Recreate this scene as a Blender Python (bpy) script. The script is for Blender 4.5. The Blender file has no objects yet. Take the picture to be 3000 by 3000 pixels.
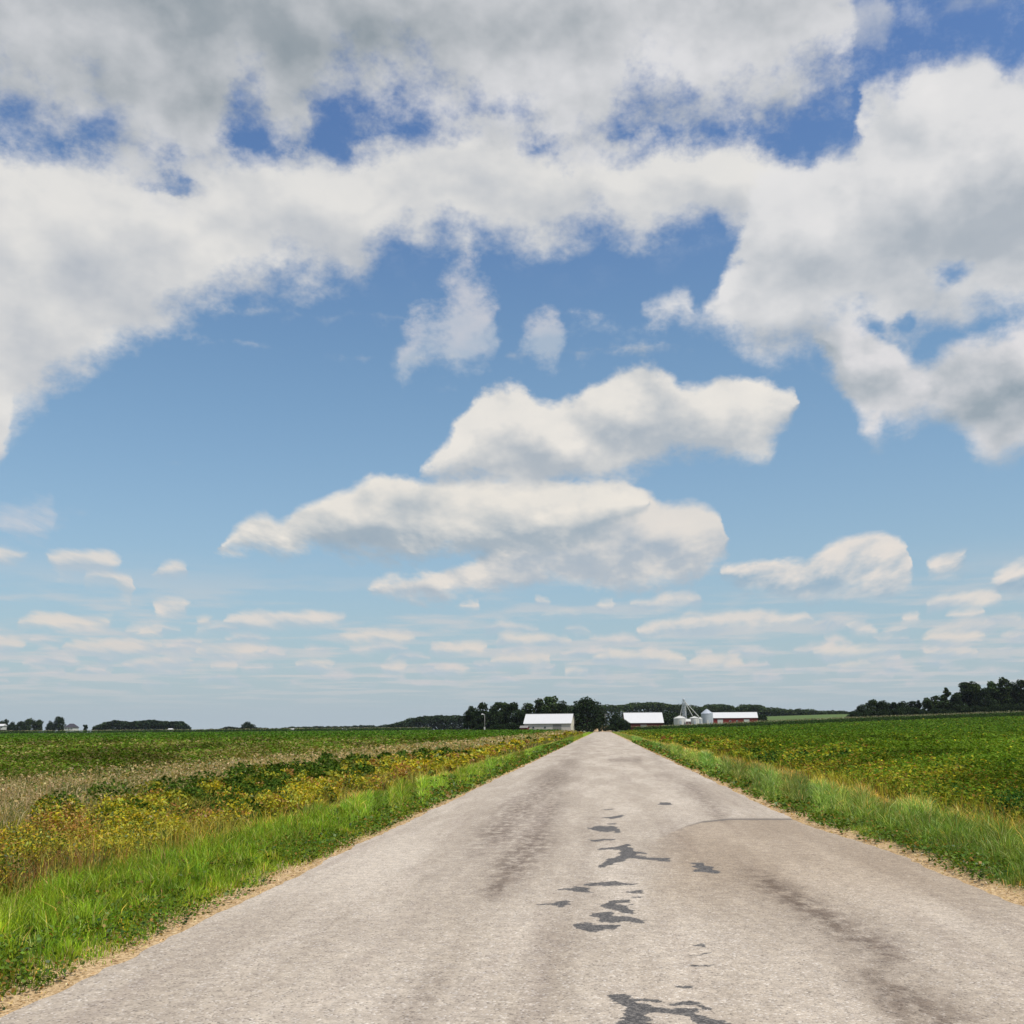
import bpy, math, random
import numpy as np
from mathutils import Vector, Matrix
random.seed(7)
rng = np.random.default_rng(11)
scene = bpy.context.scene
C = scene.collection

# ------------------------------------------------------------------ camera
FPX = 3000.0                      # focal length in pixels of the 3000 px photograph
EYE = np.array([0.0, 0.0, 1.5])
def _n(v): return v / np.linalg.norm(v)
_d1 = np.array([(1765-1500)/FPX, -(2134-1500)/FPX, -1.0])
_d2 = np.array([(2765-1500)/FPX, -(2127-1500)/FPX, -1.0])
_up = _n(np.cross(_d2-_d1, _d1)); _fw = _n(_d1); _rt = np.cross(_fw, _up)
W2C = np.column_stack([_rt, _fw, _up])      # world (x right, y along road, z up) -> camera axes
C2W = W2C.T
cam_d = bpy.data.cameras.new('camera'); cam = bpy.data.objects.new('camera', cam_d); C.objects.link(cam)
cam_d.sensor_fit = 'HORIZONTAL'; cam_d.sensor_width = 36.0; cam_d.lens = 36.0
cam_d.clip_start = 0.05; cam_d.clip_end = 20000
m = Matrix([list(r) for r in C2W]).to_4x4(); m.translation = Vector(EYE.tolist())
cam.matrix_world = m
scene.camera = cam

def ray(px, py):
    return C2W @ np.array([(px-1500)/FPX, -(py-1500)/FPX, -1.0])
def at(px, py, Y):
    d = ray(px, py); return EYE + d*(Y/d[1])
def project(x, y, z):
    P = np.stack([x, y, z-1.5], -1) @ W2C.T
    return 1500 - FPX*P[..., 0]/P[..., 2], 1500 + FPX*P[..., 1]/P[..., 2]
def azel(px, py):
    d = _n(ray(px, py)); return math.atan2(d[0], d[1]), math.asin(d[2])

# ------------------------------------------------------------------ exposure, sun
scene.view_settings.view_transform = 'Standard'; scene.view_settings.look = 'None'
scene.view_settings.exposure = 0.0; scene.view_settings.gamma = 1.0
SUN_EL, SUN_AZ = math.radians(60), math.radians(125)      # azimuth clockwise from +Y
sun_d = bpy.data.lights.new('sun', 'SUN'); sun = bpy.data.objects.new('sun', sun_d); C.objects.link(sun)
sun_d.energy = 4.2; sun_d.angle = math.radians(0.5); sun_d.color = (1.0, 0.95, 0.87)
sd = Vector((math.sin(SUN_AZ)*math.cos(SUN_EL), math.cos(SUN_AZ)*math.cos(SUN_EL), math.sin(SUN_EL)))
sun.rotation_euler = sd.to_track_quat('Z', 'Y').to_euler(); sun.location = (0, 0, 60)

# ------------------------------------------------------------------ node helpers
class NT:
    def __init__(s, tree): s.t = tree; s.n = tree.nodes; s.l = tree.links
    def new(s, typ, **kw):
        n = s.n.new(typ)
        for k, v in kw.items(): setattr(n, k, v)
        return n
    def put(s, sock, v):
        if isinstance(v, bpy.types.NodeSocket): s.l.new(v, sock)
        elif v is not None: sock.default_value = v
    def math(s, op, a, b=None, c=None, clamp=False):
        n = s.new('ShaderNodeMath', operation=op, use_clamp=clamp)
        s.put(n.inputs[0], a)
        if b is not None: s.put(n.inputs[1], b)
        if c is not None: s.put(n.inputs[2], c)
        return n.outputs[0]
    def smooth(s, v, lo, hi, a=0.0, b=1.0):
        n = s.new('ShaderNodeMapRange', interpolation_type='SMOOTHSTEP')
        s.put(n.inputs[0], v); s.put(n.inputs[1], lo); s.put(n.inputs[2], hi); s.put(n.inputs[3], a); s.put(n.inputs[4], b)
        return n.outputs[0]
    def lin(s, v, lo, hi, a=0.0, b=1.0):
        n = s.new('ShaderNodeMapRange'); n.clamp = True
        s.put(n.inputs[0], v); s.put(n.inputs[1], lo); s.put(n.inputs[2], hi); s.put(n.inputs[3], a); s.put(n.inputs[4], b)
        return n.outputs[0]
    def mix(s, f, a, b, blend='MIX'):
        n = s.new('ShaderNodeMix', data_type='RGBA', blend_type=blend)
        s.put(n.inputs[0], f)
        s.put(n.inputs[6], a if isinstance(a, bpy.types.NodeSocket) else (*a[:3], 1))
        s.put(n.inputs[7], b if isinstance(b, bpy.types.NodeSocket) else (*b[:3], 1))
        return n.outputs[2]
    def noise(s, vec, scale, detail=4, rough=0.5, dim='3D', dist=0.0):
        n = s.new('ShaderNodeTexNoise', noise_dimensions=dim)
        if vec is not None: s.l.new(vec, n.inputs['Vector'])
        n.inputs['Scale'].default_value = scale; n.inputs['Detail'].default_value = detail
        n.inputs['Roughness'].default_value = rough; n.inputs['Distortion'].default_value = dist
        return n
    def comb(s, x, y, z=0.0):
        n = s.new('ShaderNodeCombineXYZ'); s.put(n.inputs[0], x); s.put(n.inputs[1], y); s.put(n.inputs[2], z); return n.outputs[0]
def srgb(r, g, b):
    f = lambda c: (c/255/12.92) if c/255 <= 0.04045 else ((c/255+0.055)/1.055)**2.4
    return (f(r), f(g), f(b))

# ------------------------------------------------------------------ sky with clouds (world)
world = bpy.data.worlds.new('World'); scene.world = world; world.use_nodes = True
world.cycles.sampling_method = 'MANUAL'; world.cycles.sample_map_resolution = 512
w = NT(world.node_tree); w.n.clear()
SKY_STRENGTH = 0.1
tc = w.new('ShaderNodeTexCoord')
sep = w.new('ShaderNodeSeparateXYZ'); w.l.new(tc.outputs['Generated'], sep.inputs[0])
X, Y_, Z = sep.outputs
az = w.math('ARCTAN2', X, Y_)
el = w.math('ARCSINE', w.math('MAXIMUM', Z, 0.0))
c0 = 0.16
elc = w.math('ADD', el, c0)
Qx = w.math('DIVIDE', az, elc)
Qy = w.math('MULTIPLY', w.math('LOGARITHM', elc, math.e), 1.6)
Q = w.comb(Qx, Qy, 3.7)
Q2 = w.comb(w.math('MULTIPLY', az, 3.2), w.math('MULTIPLY', el, 4.4), 8.1)
hi = w.smooth(el, .15, .26)
wn = w.mix(hi, w.noise(Q, 5.0, 7, 0.62).outputs['Color'], w.noise(Q2, 3.6, 8, 0.62).outputs['Color'])
wsep = w.new('ShaderNodeSeparateXYZ'); w.l.new(wn, wsep.inputs[0])
A0, A1, VR = -0.80, 0.60, 0.78
wa = w.math('MULTIPLY', w.math('SUBTRACT', wsep.outputs[0], 0.5), w.math('MULTIPLY', elc, 0.09))
wv = w.math('MULTIPLY', w.math('SUBTRACT', wsep.outputs[1], 0.5), w.math('MULTIPLY', elc, 0.07))
azw = w.math('ADD', az, wa); elw = w.math('ADD', el, wv)
av = w.math('DIVIDE', w.math('SUBTRACT', azw, A0), A1-A0)
vv = w.math('DIVIDE', elw, VR)
fmix = lambda a, b: w.math('ADD', w.math('MULTIPLY', a, w.math('SUBTRACT', 1.0, hi)), w.math('MULTIPLY', b, hi))
fine = fmix(w.noise(Q, 8.0, 9, 0.62).outputs['Fac'], w.noise(Q2, 6.5, 10, 0.64).outputs['Fac'])
fine0 = w.math('SUBTRACT', fine, 0.5)
relA = fmix(w.noise(Q, 4.6, 7, 0.56).outputs['Fac'], w.noise(Q2, 3.3, 5, 0.50).outputs['Fac'])
Qs = w.comb(w.math('ADD', Qx, 0.04), w.math('ADD', Qy, 0.08), 3.7)
Qs2 = w.comb(w.math('MULTIPLY_ADD', az, 3.2, .05), w.math('MULTIPLY_ADD', el, 4.4, .11), 8.1)
relB = fmix(w.noise(Qs, 4.6, 7, 0.56).outputs['Fac'], w.noise(Qs2, 3.3, 5, 0.50).outputs['Fac'])
relief = w.math('SUBTRACT', relA, relB)          # > 0 on the side of a puff that faces the sun

curve_jobs = []
def curve_pair(clouds):
    """clouds: lists of (x, ytop, ybottom) in 1932-px photo units -> two LUT point lists over azimuth"""
    tp, bp = [], []
    for cl in clouds:
        cl = sorted(cl)
        for k, (x, t, b) in enumerate(cl):
            if k == 0 and x > -40:
                mid = (t+b)/2; a, e = azel((x-14)*1.5528, (mid+22)*1.5528); tp.append((a, e)); bp.append((azel((x-14)*1.5528, (mid-22)*1.5528)[0], azel((x-14)*1.5528, (mid-22)*1.5528)[1]))
            at_, et = azel(x*1.5528, t*1.5528); ab, eb = azel(x*1.5528, b*1.5528)
            tp.append((at_, et)); bp.append((ab, eb))
            if k == len(cl)-1 and x < 1960:
                mid = (t+b)/2; a, e = azel((x+14)*1.5528, (mid+22)*1.5528); tp.append((a, e)); a, e = azel((x+14)*1.5528, (mid-22)*1.5528); bp.append((a, e))
    f = lambda P: sorted([(min(max((a-A0)/(A1-A0), 0), 1), min(max(e/VR, 0), 1)) for a, e in P])
    return f(tp), f(bp)
def dedupe(P):
    out = []
    for p in P:
        if out and p[0]-out[-1][0] < 0.0012: continue
        out.append(p)
    return out
def set_curve(cv, P):
    P = dedupe(P)
    if P[0][0] > 0.001: P = [(0.0, P[0][1])] + P
    if P[-1][0] < 0.999: P = P + [(1.0, P[-1][1])]
    cv.points[0].location = P[0]; cv.points[1].location = P[-1]
    for p in P[1:-1]: cv.points.new(*p)
    for p in cv.points: p.handle_type = 'AUTO_CLAMPED'

LAY = {}
# A: grey sheet along the top; upper limit far overhead
Abot = [(-60,190),(0,185),(60,212),(130,228),(200,255),(245,300),(270,345),(340,345),(375,330),(405,290),(432,232),(458,188),(482,186),(506,232),(528,290),(552,296),(578,240),(604,200),(650,192),(700,186),(740,176),(790,184),(850,214),(900,232),(930,270),(985,262),(1030,275),(1060,320),(1120,320),(1165,240),(1190,208),(1240,190),(1290,218),(1340,232),(1400,220),(1430,205),(1480,180),(1540,166),(1575,160),(1568,110),(1552,60),(1560,10)]
Abot = [p for p in Abot if p[0] != 1568 and p[0] != 1552][:-1] + [(1590,120),(1600,40)]
LAY['A'] = [[(x, -300 if x < 1585 else -40, y) for x, y in Abot]]
LAY['A'][0] = [(x, -420, y) for x, _, y in LAY['A'][0]]
LAY['A2'] = [[(1572,30,70),(1600,0,95),(1640,-20,85),(1670,-10,80),(1690,30,45)]]
LAY['B'] = [[(-60,300,940),(0,305,880),(20,303,810),(70,302,765),(100,298,722),(160,292,690),(220,298,655),(260,300,640),(300,292,618),(350,290,588),(400,290,560),(450,298,540),(520,300,528),(600,302,522),(640,320,520),(680,290,516),(700,285,492),(720,280,462),(760,272,436),(800,262,458),(850,250,452),(900,238,448),(950,258,470),(1030,290,470),(1080,285,442),(1120,278,430),(1180,268,452),(1210,266,464),(1240,268,436),(1290,262,418),(1340,262,424),(1400,256,440),(1450,290,440),(1500,318,440),(1550,345,440),(1590,370,440)]]
LAY['C'] = [[(1222,582,590),(1260,572,600),(1290,560,606),(1310,562,612),(1328,592,618),(1350,556,624),(1370,505,630),(1390,445,640),(1412,388,652),(1440,338,660),(1480,318,655),(1520,318,645),(1550,290,632),(1600,268,600),(1620,200,595),(1650,178,600),(1690,156,640),(1740,130,622),(1800,112,600),(1850,98,592),(1900,126,588),(1960,120,570),(2050,110,560)]]
LAY['D'] = [[(1548,620,638),(1565,608,672),(1585,600,715),(1605,600,765),(1630,606,815),(1660,625,842),(1690,655,806),(1720,685,802),(1760,672,796),(1800,645,812),(1840,632,846),(1870,622,862),(1932,608,846),(2050,600,840)]]
LAY['E'] = [[(795,872,892),(815,850,898),(850,808,905),(870,778,908),(910,730,910),(950,722,912),(985,736,914),(1010,756,915),(1060,750,916),(1100,738,915),(1150,718,912),(1200,700,898),(1240,705,880),(1290,725,862),(1340,720,856),(1400,710,862),(1435,714,868),(1465,730,838),(1498,746,775)]]
LAY['F'] = [[(420,1022,1036),(450,992,1042),(500,970,1044),(530,984,1048),(560,964,1040),(600,940,1034),(660,916,1046),(720,896,1056),(760,893,1056),(800,905,1052),(860,905,1056),(920,902,1070),(1000,905,1092),(1060,908,1088),(1100,908,1086),(1160,912,1100),(1210,918,1108),(1235,938,1104),(1250,962,1100),(1300,950,1096),(1345,958,1070),(1372,985,1045)]]
LAY['F2'] = [[(700,1106,1118),(760,1092,1124),(830,1078,1126),(900,1056,1120),(960,990,1110),(1000,925,1102),(1060,909,1100),(1100,908,1100),(1150,911,1104),(1190,919,1106),(1222,936,1104),(1255,953,1100),(1300,950,1096),(1345,958,1072),(1374,985,1050)]]
LAY['F'] = [[(420,1022,1036),(450,992,1042),(500,970,1044),(530,984,1046),(560,964,1040),(600,940,1034),(660,916,1044),(720,896,1052),(760,893,1054),(800,905,1050),(860,905,1046),(920,902,1048),(1000,905,1046),(1060,908,1036),(1100,908,1028),(1140,911,1010),(1180,920,985),(1215,938,962)]]
LAY['G'] = [[(1358,1078,1088),(1400,1066,1106),(1450,1060,1118),(1500,1062,1124),(1540,1046,1126),(1575,1020,1126),(1610,1006,1124),(1660,1004,1118),(1695,1012,1110),(1722,1050,1096)],[(1748,1062,1082),(1775,1045,1094),(1830,1038,1056)],[(1872,1082,1104),(1900,1066,1120),(1960,1056,1122)]]
LAY['H'] = [[(-60,982,1010),(0,978,1014),(50,974,1020),(96,982,1006)],[(752,655,702),(775,605,680),(800,592,650),(826,560,655),(855,535,676),(890,525,688),(920,545,668),(942,575,625)],[(995,620,650),(1015,592,678),(1035,598,690),(1056,620,650)]]
LAY['I'] = [[(-60,1030,1062),(0,1028,1066),(35,1034,1062),(66,1044,1054)],[(78,1052,1072),(110,1044,1084),(165,1036,1088),(200,1036,1082),(222,1046,1074)],[(290,1068,1084),(320,1060,1092),(352,1070,1086)],[(1010,1132,1146),(1030,1132,1148)],[(1132,1140,1150),(1165,1134,1154)],[(1190,1134,1146),(1230,1126,1148),(1270,1116,1146),(1325,1126,1140)],[(1745,1138,1150),(1790,1118,1150),(1840,1112,1146),(1885,1120,1136)]]
LAY['J'] = [[(160,1080,1100),(205,1078,1104),(252,1088,1100)],[(262,1150,1164),(295,1134,1168),(325,1126,1166),(356,1132,1156)],[(425,1168,1180),(480,1156,1188),(540,1152,1186),(600,1158,1184),(655,1160,1172)],[(870,1140,1150),(905,1138,1154)],[(1205,1182,1196),(1260,1172,1204),(1320,1158,1200),(1380,1152,1190),(1430,1150,1188),(1480,1156,1184),(1520,1152,1182),(1565,1158,1174)],[(1572,1184,1200),(1610,1176,1202),(1650,1184,1196)],[(1700,1160,1174),(1730,1156,1176)],[(1790,1152,1172),(1850,1150,1166)]]
LAY['K'] = [[(38,1168,1184),(90,1158,1188),(150,1158,1188),(210,1164,1182)],[(258,1186,1200),(298,1184,1200)],[(372,1168,1182),(400,1166,1180)],[(640,1192,1206),(690,1184,1212),(740,1190,1214),(775,1196,1210)],[(808,1214,1232),(860,1208,1240),(915,1214,1236)],[(935,1202,1218),(990,1194,1222),(1045,1196,1220),(1075,1204,1214)],[(1120,1240,1254),(1180,1226,1258),(1240,1226,1258),(1290,1234,1252)],[(1540,1224,1240),(1600,1216,1246),(1690,1222,1240)],[(1700,1192,1206),(1760,1188,1210),(1850,1194,1206)]]
LAY['L'] = [[(-60,1208,1232),(20,1206,1234),(52,1214,1226)],[(120,1212,1232),(180,1204,1240),(250,1206,1240),(298,1214,1232)],[(372,1222,1236),(430,1216,1244),(500,1220,1240)],[(560,1248,1262),(600,1244,1264),(625,1250,1262)],[(720,1252,1266),(770,1250,1268)],[(930,1238,1256),(990,1230,1258),(1040,1238,1252)],[(1060,1262,1276),(1110,1260,1276)],[(1305,1240,1258),(1350,1230,1262),(1402,1240,1258)],[(1560,1248,1260),(1640,1244,1262)],[(1740,1226,1240),(1840,1222,1242)]]
LAY['M'] = [[(230,1250,1266),(290,1236,1270),(340,1230,1260),(362,1238,1254)],[(400,1252,1266),(450,1248,1266)],[(820,1258,1272),(880,1254,1272)]]

# softness / ragged amplitude (units of v), colours, darkness of base
#      soft_top soft_bot amp   bright           base             alpha  thick
PAR = {
 'A': (.026, .044, .120, srgb(212,213,216), srgb(158,166,173), 1.0, .30),
 'A2':(.024, .024, .060, srgb(196,200,208), srgb(176,184,198), .80, .08),
 'B': (.018, .026, .066, srgb(223,222,220), srgb(186,191,198), 1.0, .26),
 'C': (.014, .024, .056, srgb(221,221,222), srgb(178,185,193), 1.0, .24),
 'D': (.012, .022, .055, srgb(220,219,221), srgb(156,168,178), 1.0, .12),
 'E': (.0075,.016, .044, srgb(228,225,220), srgb(182,189,196), 1.0, .07),
 'F': (.0065,.012, .036, srgb(229,225,218), srgb(172,183,192), 1.0, .05),
 'F2':(.0065,.012, .036, srgb(224,219,213), srgb(182,190,198), .96, .05),
 'G': (.006, .010, .028, srgb(226,220,214), srgb(168,186,200), .96, .04),
 'H': (.026, .026, .120, srgb(210,210,214), srgb(186,196,208), .74, .06),
 'I': (.005, .008, .016, srgb(220,216,211), srgb(184,196,206), .94, .03),
 'J': (.0045,.007, .014, srgb(220,215,210), srgb(186,198,206), .90, .03),
 'K': (.0045,.006, .013, srgb(218,213,207), srgb(186,198,206), .88, .03),
 'L': (.004, .0055,.011, srgb(216,211,206), srgb(186,198,206), .84, .03),
 'M': (.0035,.005, .010, srgb(213,209,206), srgb(186,198,206), .80, .03),
}
# rows of small fair weather cumulus that shrink and crowd towards the horizon
_r = random.Random(5)
ROWS = []
for i, (yb, wd_, dens_, al_) in enumerate([(1168,66,.35,.70),(1190,74,.55,.78),(1212,76,.65,.84),(1232,72,.78,.84),(1248,64,.82,.80),(1263,56,.85,.72),(1277,50,.85,.60),(1291,46,.8,.46)]):
    cl = []; x = -50 + _r.uniform(0, 40)
    while x < 1950:
        wdt = wd_*_r.uniform(.5, 1.7); hgt = wdt*_r.uniform(.10, .20)*(1.25 if i < 3 else 1.0); base = yb+_r.uniform(-6, 6)
        if _r.random() < dens_:
            pk = _r.uniform(.25, .7); pts = []
            for u_ in (0, .18, .38, .6, .8, 1):
                hh_ = hgt*max(0, 1-abs(u_-pk)/max(pk, 1-pk))**.55*_r.uniform(.75, 1.1) + 2
                pts.append((x+u_*wdt, base-hh_, base+(3 if 0 < u_ < 1 else 0)))
            cl.append(pts)
        x += wdt+_r.uniform(26, 60)
    k_ = 'R%d' % i; LAY[k_] = cl; ROWS.append(k_)
    PAR[k_] = (.0060-.0003*i, .0085-.0004*i, .015, srgb(216-i,212-i,208), srgb(184,196,206), al_, .03)
order = ROWS[::-1] + ['M','L','K','J','I','H','G','A2','F2','F','E','D','B','C','A']
pairs = []
for k in order:
    t, b = curve_pair(LAY[k]); pairs += [(k, 't', t), (k, 'b', b)]
cvec = w.comb(av, av, av)
socks = {}
for i in range(0, len(pairs), 3):
    node = w.new('ShaderNodeRGBCurve'); w.l.new(cvec, node.inputs['Color'])
    node.mapping.use_clip = True
    trip = pairs[i:i+3]
    for j, (k, tb, P) in enumerate(trip): set_curve(node.mapping.curves[j], P)
    node.mapping.update()
    sp = w.new('ShaderNodeSeparateXYZ'); w.l.new(node.outputs[0], sp.inputs[0])
    for j, (k, tb, P) in enumerate(trip): socks[(k, tb)] = sp.outputs[j]

sky = w.new('ShaderNodeTexSky', sky_type='NISHITA'); sky.sun_disc = False
sky.sun_elevation = SUN_EL; sky.sun_rotation = SUN_AZ
sky.air_density = 1.1; sky.dust_density = 1.3; sky.ozone_density = 1.5
K = 1.0/SKY_STRENGTH
def kc(c): return tuple(x*K for x in c)
# air near the horizon is paler
hz = w.math('EXPONENT', w.math('MULTIPLY', el, -5.4))
tint = w.mix(w.smooth(el, .30, .62), (.77, 1.11, 1.25), (.72, 1.00, 1.34))
skyc = w.mix(1.0, sky.outputs[0], tint, 'MULTIPLY')
skyc = w.mix(w.math('MULTIPLY', hz, 0.95), skyc, kc(srgb(181,194,204)))
col = skyc
# procedural far cumulus rows on a cloud plane, seen low over the horizon
zp = w.math('ADD', w.math('MAXIMUM', Z, 0.0), 0.018)
Pp = w.comb(w.math('DIVIDE', X, zp), w.math('DIVIDE', Y_, zp), 0.0)
fn = w.noise(Pp, 0.62, 7, 0.58).outputs['Fac']
fm = w.smooth(fn, 0.455, 0.60)
fm = w.math('MULTIPLY', fm, w.smooth(el, 0.17, 0.09))
fm = w.math('MULTIPLY', fm, w.smooth(el, 0.012, 0.05))
col = w.mix(w.math('MULTIPLY', fm, 0.66), col, kc(srgb(206,205,206)))
veil = w.math('MULTIPLY', w.smooth(w.noise(Q2, 5.2, 9, .68).outputs['Fac'], .50, .78), w.smooth(el, .40, .52))
col = w.mix(w.math('MULTIPLY', veil, .42), col, kc(srgb(196,203,216)))
# spots of deeper shade under thick cloud
def spot(px, py, rx, ry, amt):
    a, e = azel(px*1.5528, py*1.5528)
    dx = w.math('MULTIPLY', w.math('SUBTRACT', azw, a), 3000/(rx*1.5528)); dy = w.math('MULTIPLY', w.math('SUBTRACT', elw, e), 3000/(ry*1.5528))
    r2 = w.math('ADD', w.math('MULTIPLY', dx, dx), w.math('MULTIPLY', dy, dy))
    return w.math('MULTIPLY', w.math('EXPONENT', w.math('MULTIPLY', r2, -1.0)), amt)
spots = None
for sp_ in [(430,40,280,120,.72),(760,60,300,90,.35),(60,520,160,120,.35),(470,440,120,40,.0),(1900,430,190,120,.55),(1620,500,160,40,.25),(1860,770,150,50,.6),(1420,150,300,80,.0),(200,150,400,60,.3),(740,480,200,40,.25)]:
    if sp_[4] == 0: continue
    s_ = spot(*sp_); spots = s_ if spots is None else w.math('ADD', spots, s_)
hole = None
for sp_ in [(330,352,58,20,.075),(1785,515,50,26,.055),(1405,505,22,12,.05),(1715,600,22,22,.05),(1330,470,26,60,.05)]:
    s_ = spot(*sp_); hole = s_ if hole is None else w.math('ADD', hole, s_)
for k in order:
    st, sb, amp, cb, cd, al, thick = PAR[k]
    T, B = socks[(k,'t')], socks[(k,'b')]
    dt = w.math('DIVIDE', w.math('SUBTRACT', T, vv), st); db = w.math('DIVIDE', w.math('SUBTRACT', vv, B), sb)
    d = w.math('MINIMUM', dt, db)
    d = w.math('MULTIPLY_ADD', fine0, amp/((st+sb)/2)*1.5, d)
    if k in 'BC': d = w.math('SUBTRACT', d, w.math('MULTIPLY', hole, 1/((st+sb)/2)))
    a_ = w.math('MULTIPLY', w.smooth(d, -1.0, 1.3), al)
    h = w.math('DIVIDE', w.math('SUBTRACT', vv, B), w.math('MAXIMUM', w.math('SUBTRACT', T, B), 0.004), clamp=True)
    sh = w.smooth(h, 0.12, 0.72)
    sh = w.math('MULTIPLY_ADD', relief, {'A':1.2,'B':1.7,'C':1.9,'D':2.2}.get(k, 3.2), sh)
    # ragged thin edges pass light: bright again
    if k == 'A': sh = w.math('MULTIPLY_ADD', relief, 1.2, w.math('SUBTRACT', 0.80, spots))
    elif k in 'BCD': sh = w.math('SUBTRACT', w.math('MAXIMUM', sh, w.math('MULTIPLY_ADD', relief, 1.8, 0.60)), spots)
    sh = w.math('MINIMUM', w.math('MAXIMUM', sh, 0.0), 1.0); sh = w.math('MULTIPLY_ADD', relief, {'A':.9,'B':.7,'C':.8}.get(k,1.1), sh)
    mr = w.new('ShaderNodeMix', data_type='RGBA'); mr.clamp_factor = False
    w.put(mr.inputs[0], sh); w.put(mr.inputs[6], (*kc(cd), 1)); w.put(mr.inputs[7], (*kc(cb), 1))
    col = w.mix(a_, col, mr.outputs[2])
bg = w.new('ShaderNodeBackground'); w.l.new(col, bg.inputs['Color']); bg.inputs['Strength'].default_value = SKY_STRENGTH
wo = w.new('ShaderNodeOutputWorld'); w.l.new(bg.outputs[0], wo.inputs['Surface'])

# ------------------------------------------------------------------ numpy helpers
def sstep(a, b, x):
    t = np.clip((x-a)/(b-a), 0, 1); return t*t*(3-2*t)
_perm = rng.random((256, 256))
def vnoise(x, y):
    xi = np.floor(x).astype(int); yi = np.floor(y).astype(int); fx = x-xi; fy = y-yi
    fx = fx*fx*(3-2*fx); fy = fy*fy*(3-2*fy)
    g = lambda i, j: _perm[i & 255, j & 255]
    return (g(xi,yi)*(1-fx)+g(xi+1,yi)*fx)*(1-fy)+(g(xi,yi+1)*(1-fx)+g(xi+1,yi+1)*fx)*fy
def fbm(x, y, o=4):
    s = 0; a = 1; t = 0
    for i in range(o): s = s+a*vnoise(x*2**i+17*i, y*2**i+5*i); t += a; a *= .55
    return s/t
def terrain(x, y):
    x = np.asarray(x, float); y = np.asarray(y, float)
    g = sstep(140, 400, y)
    h = np.interp(x, [-300,-60,-12,-5,5,13,23,50,95,165,400], [0.0,.45,.45,.05,.05,.12,.38,1.05,2.6,4.5,7.0])
    z = g*h
    z = z + 0.020*np.clip(y-400, 0, 90)*sstep(10, 60, x)
    z = z + 1.25*sstep(400, 500, y)*(1-sstep(6, 30, np.abs(x)))
    z = z + 4.5*sstep(500, 850, y)*sstep(-70, 70, x)
    a = np.abs(x)
    z = z - 0.20*sstep(3.9, 7.0, a)*(1-sstep(8.0, 12.0, a)) - 0.03*(1-sstep(3.35, 3.75, a))
    z = z + 0.03*(fbm(x*.6, y*.6)-.5)*sstep(3.6, 4.4, a)
    return z
def new_mesh(name, verts, faces_idx, face_sizes, mats, parent=None, attrs=None, midx=None, smooth=False):
    me = bpy.data.meshes.new(name)
    nv = len(verts); nl = len(faces_idx); nf = len(face_sizes)
    me.vertices.add(nv); me.vertices.foreach_set('co', np.asarray(verts, np.float32).ravel())
    me.loops.add(nl); me.loops.foreach_set('vertex_index', np.asarray(faces_idx, np.int32))
    me.polygons.add(nf)
    starts = np.zeros(nf, np.int32); starts[1:] = np.cumsum(face_sizes)[:-1]
    me.polygons.foreach_set('loop_start', starts)
    if midx is not None: me.polygons.foreach_set('material_index', np.asarray(midx, np.int32))
    me.polygons.foreach_set('use_smooth', np.full(nf, smooth))
    if attrs:
        for k, v in attrs.items():
            v = np.asarray(v, np.float32)
            if v.ndim == 1: at_ = me.attributes.new(k, 'FLOAT', 'POINT'); at_.data.foreach_set('value', v)
            else:
                at_ = me.attributes.new(k, 'FLOAT_COLOR', 'POINT')
                if v.shape[1] == 3: v = np.concatenate([v, np.ones((len(v), 1), np.float32)], 1)
                at_.data.foreach_set('color', v.ravel())
    for mm in mats: me.materials.append(mm)
    me.update(calc_edges=True); me.validate()
    o = bpy.data.objects.new(name, me); C.objects.link(o)
    if parent: o.parent = parent
    return o
def tag(o, label=None, cat=None, group=None, kind=None):
    if label: o['label'] = label
    if cat: o['category'] = cat
    if group: o['group'] = group
    if kind: o['kind'] = kind
    return o
def grid_faces(nx, ny):
    i = np.arange(ny-1)[:, None]*nx + np.arange(nx-1)[None, :]
    f = np.stack([i, i+1, i+1+nx, i+nx], -1).reshape(-1, 4)
    return f.ravel(), np.full(len(f), 4)

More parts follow.
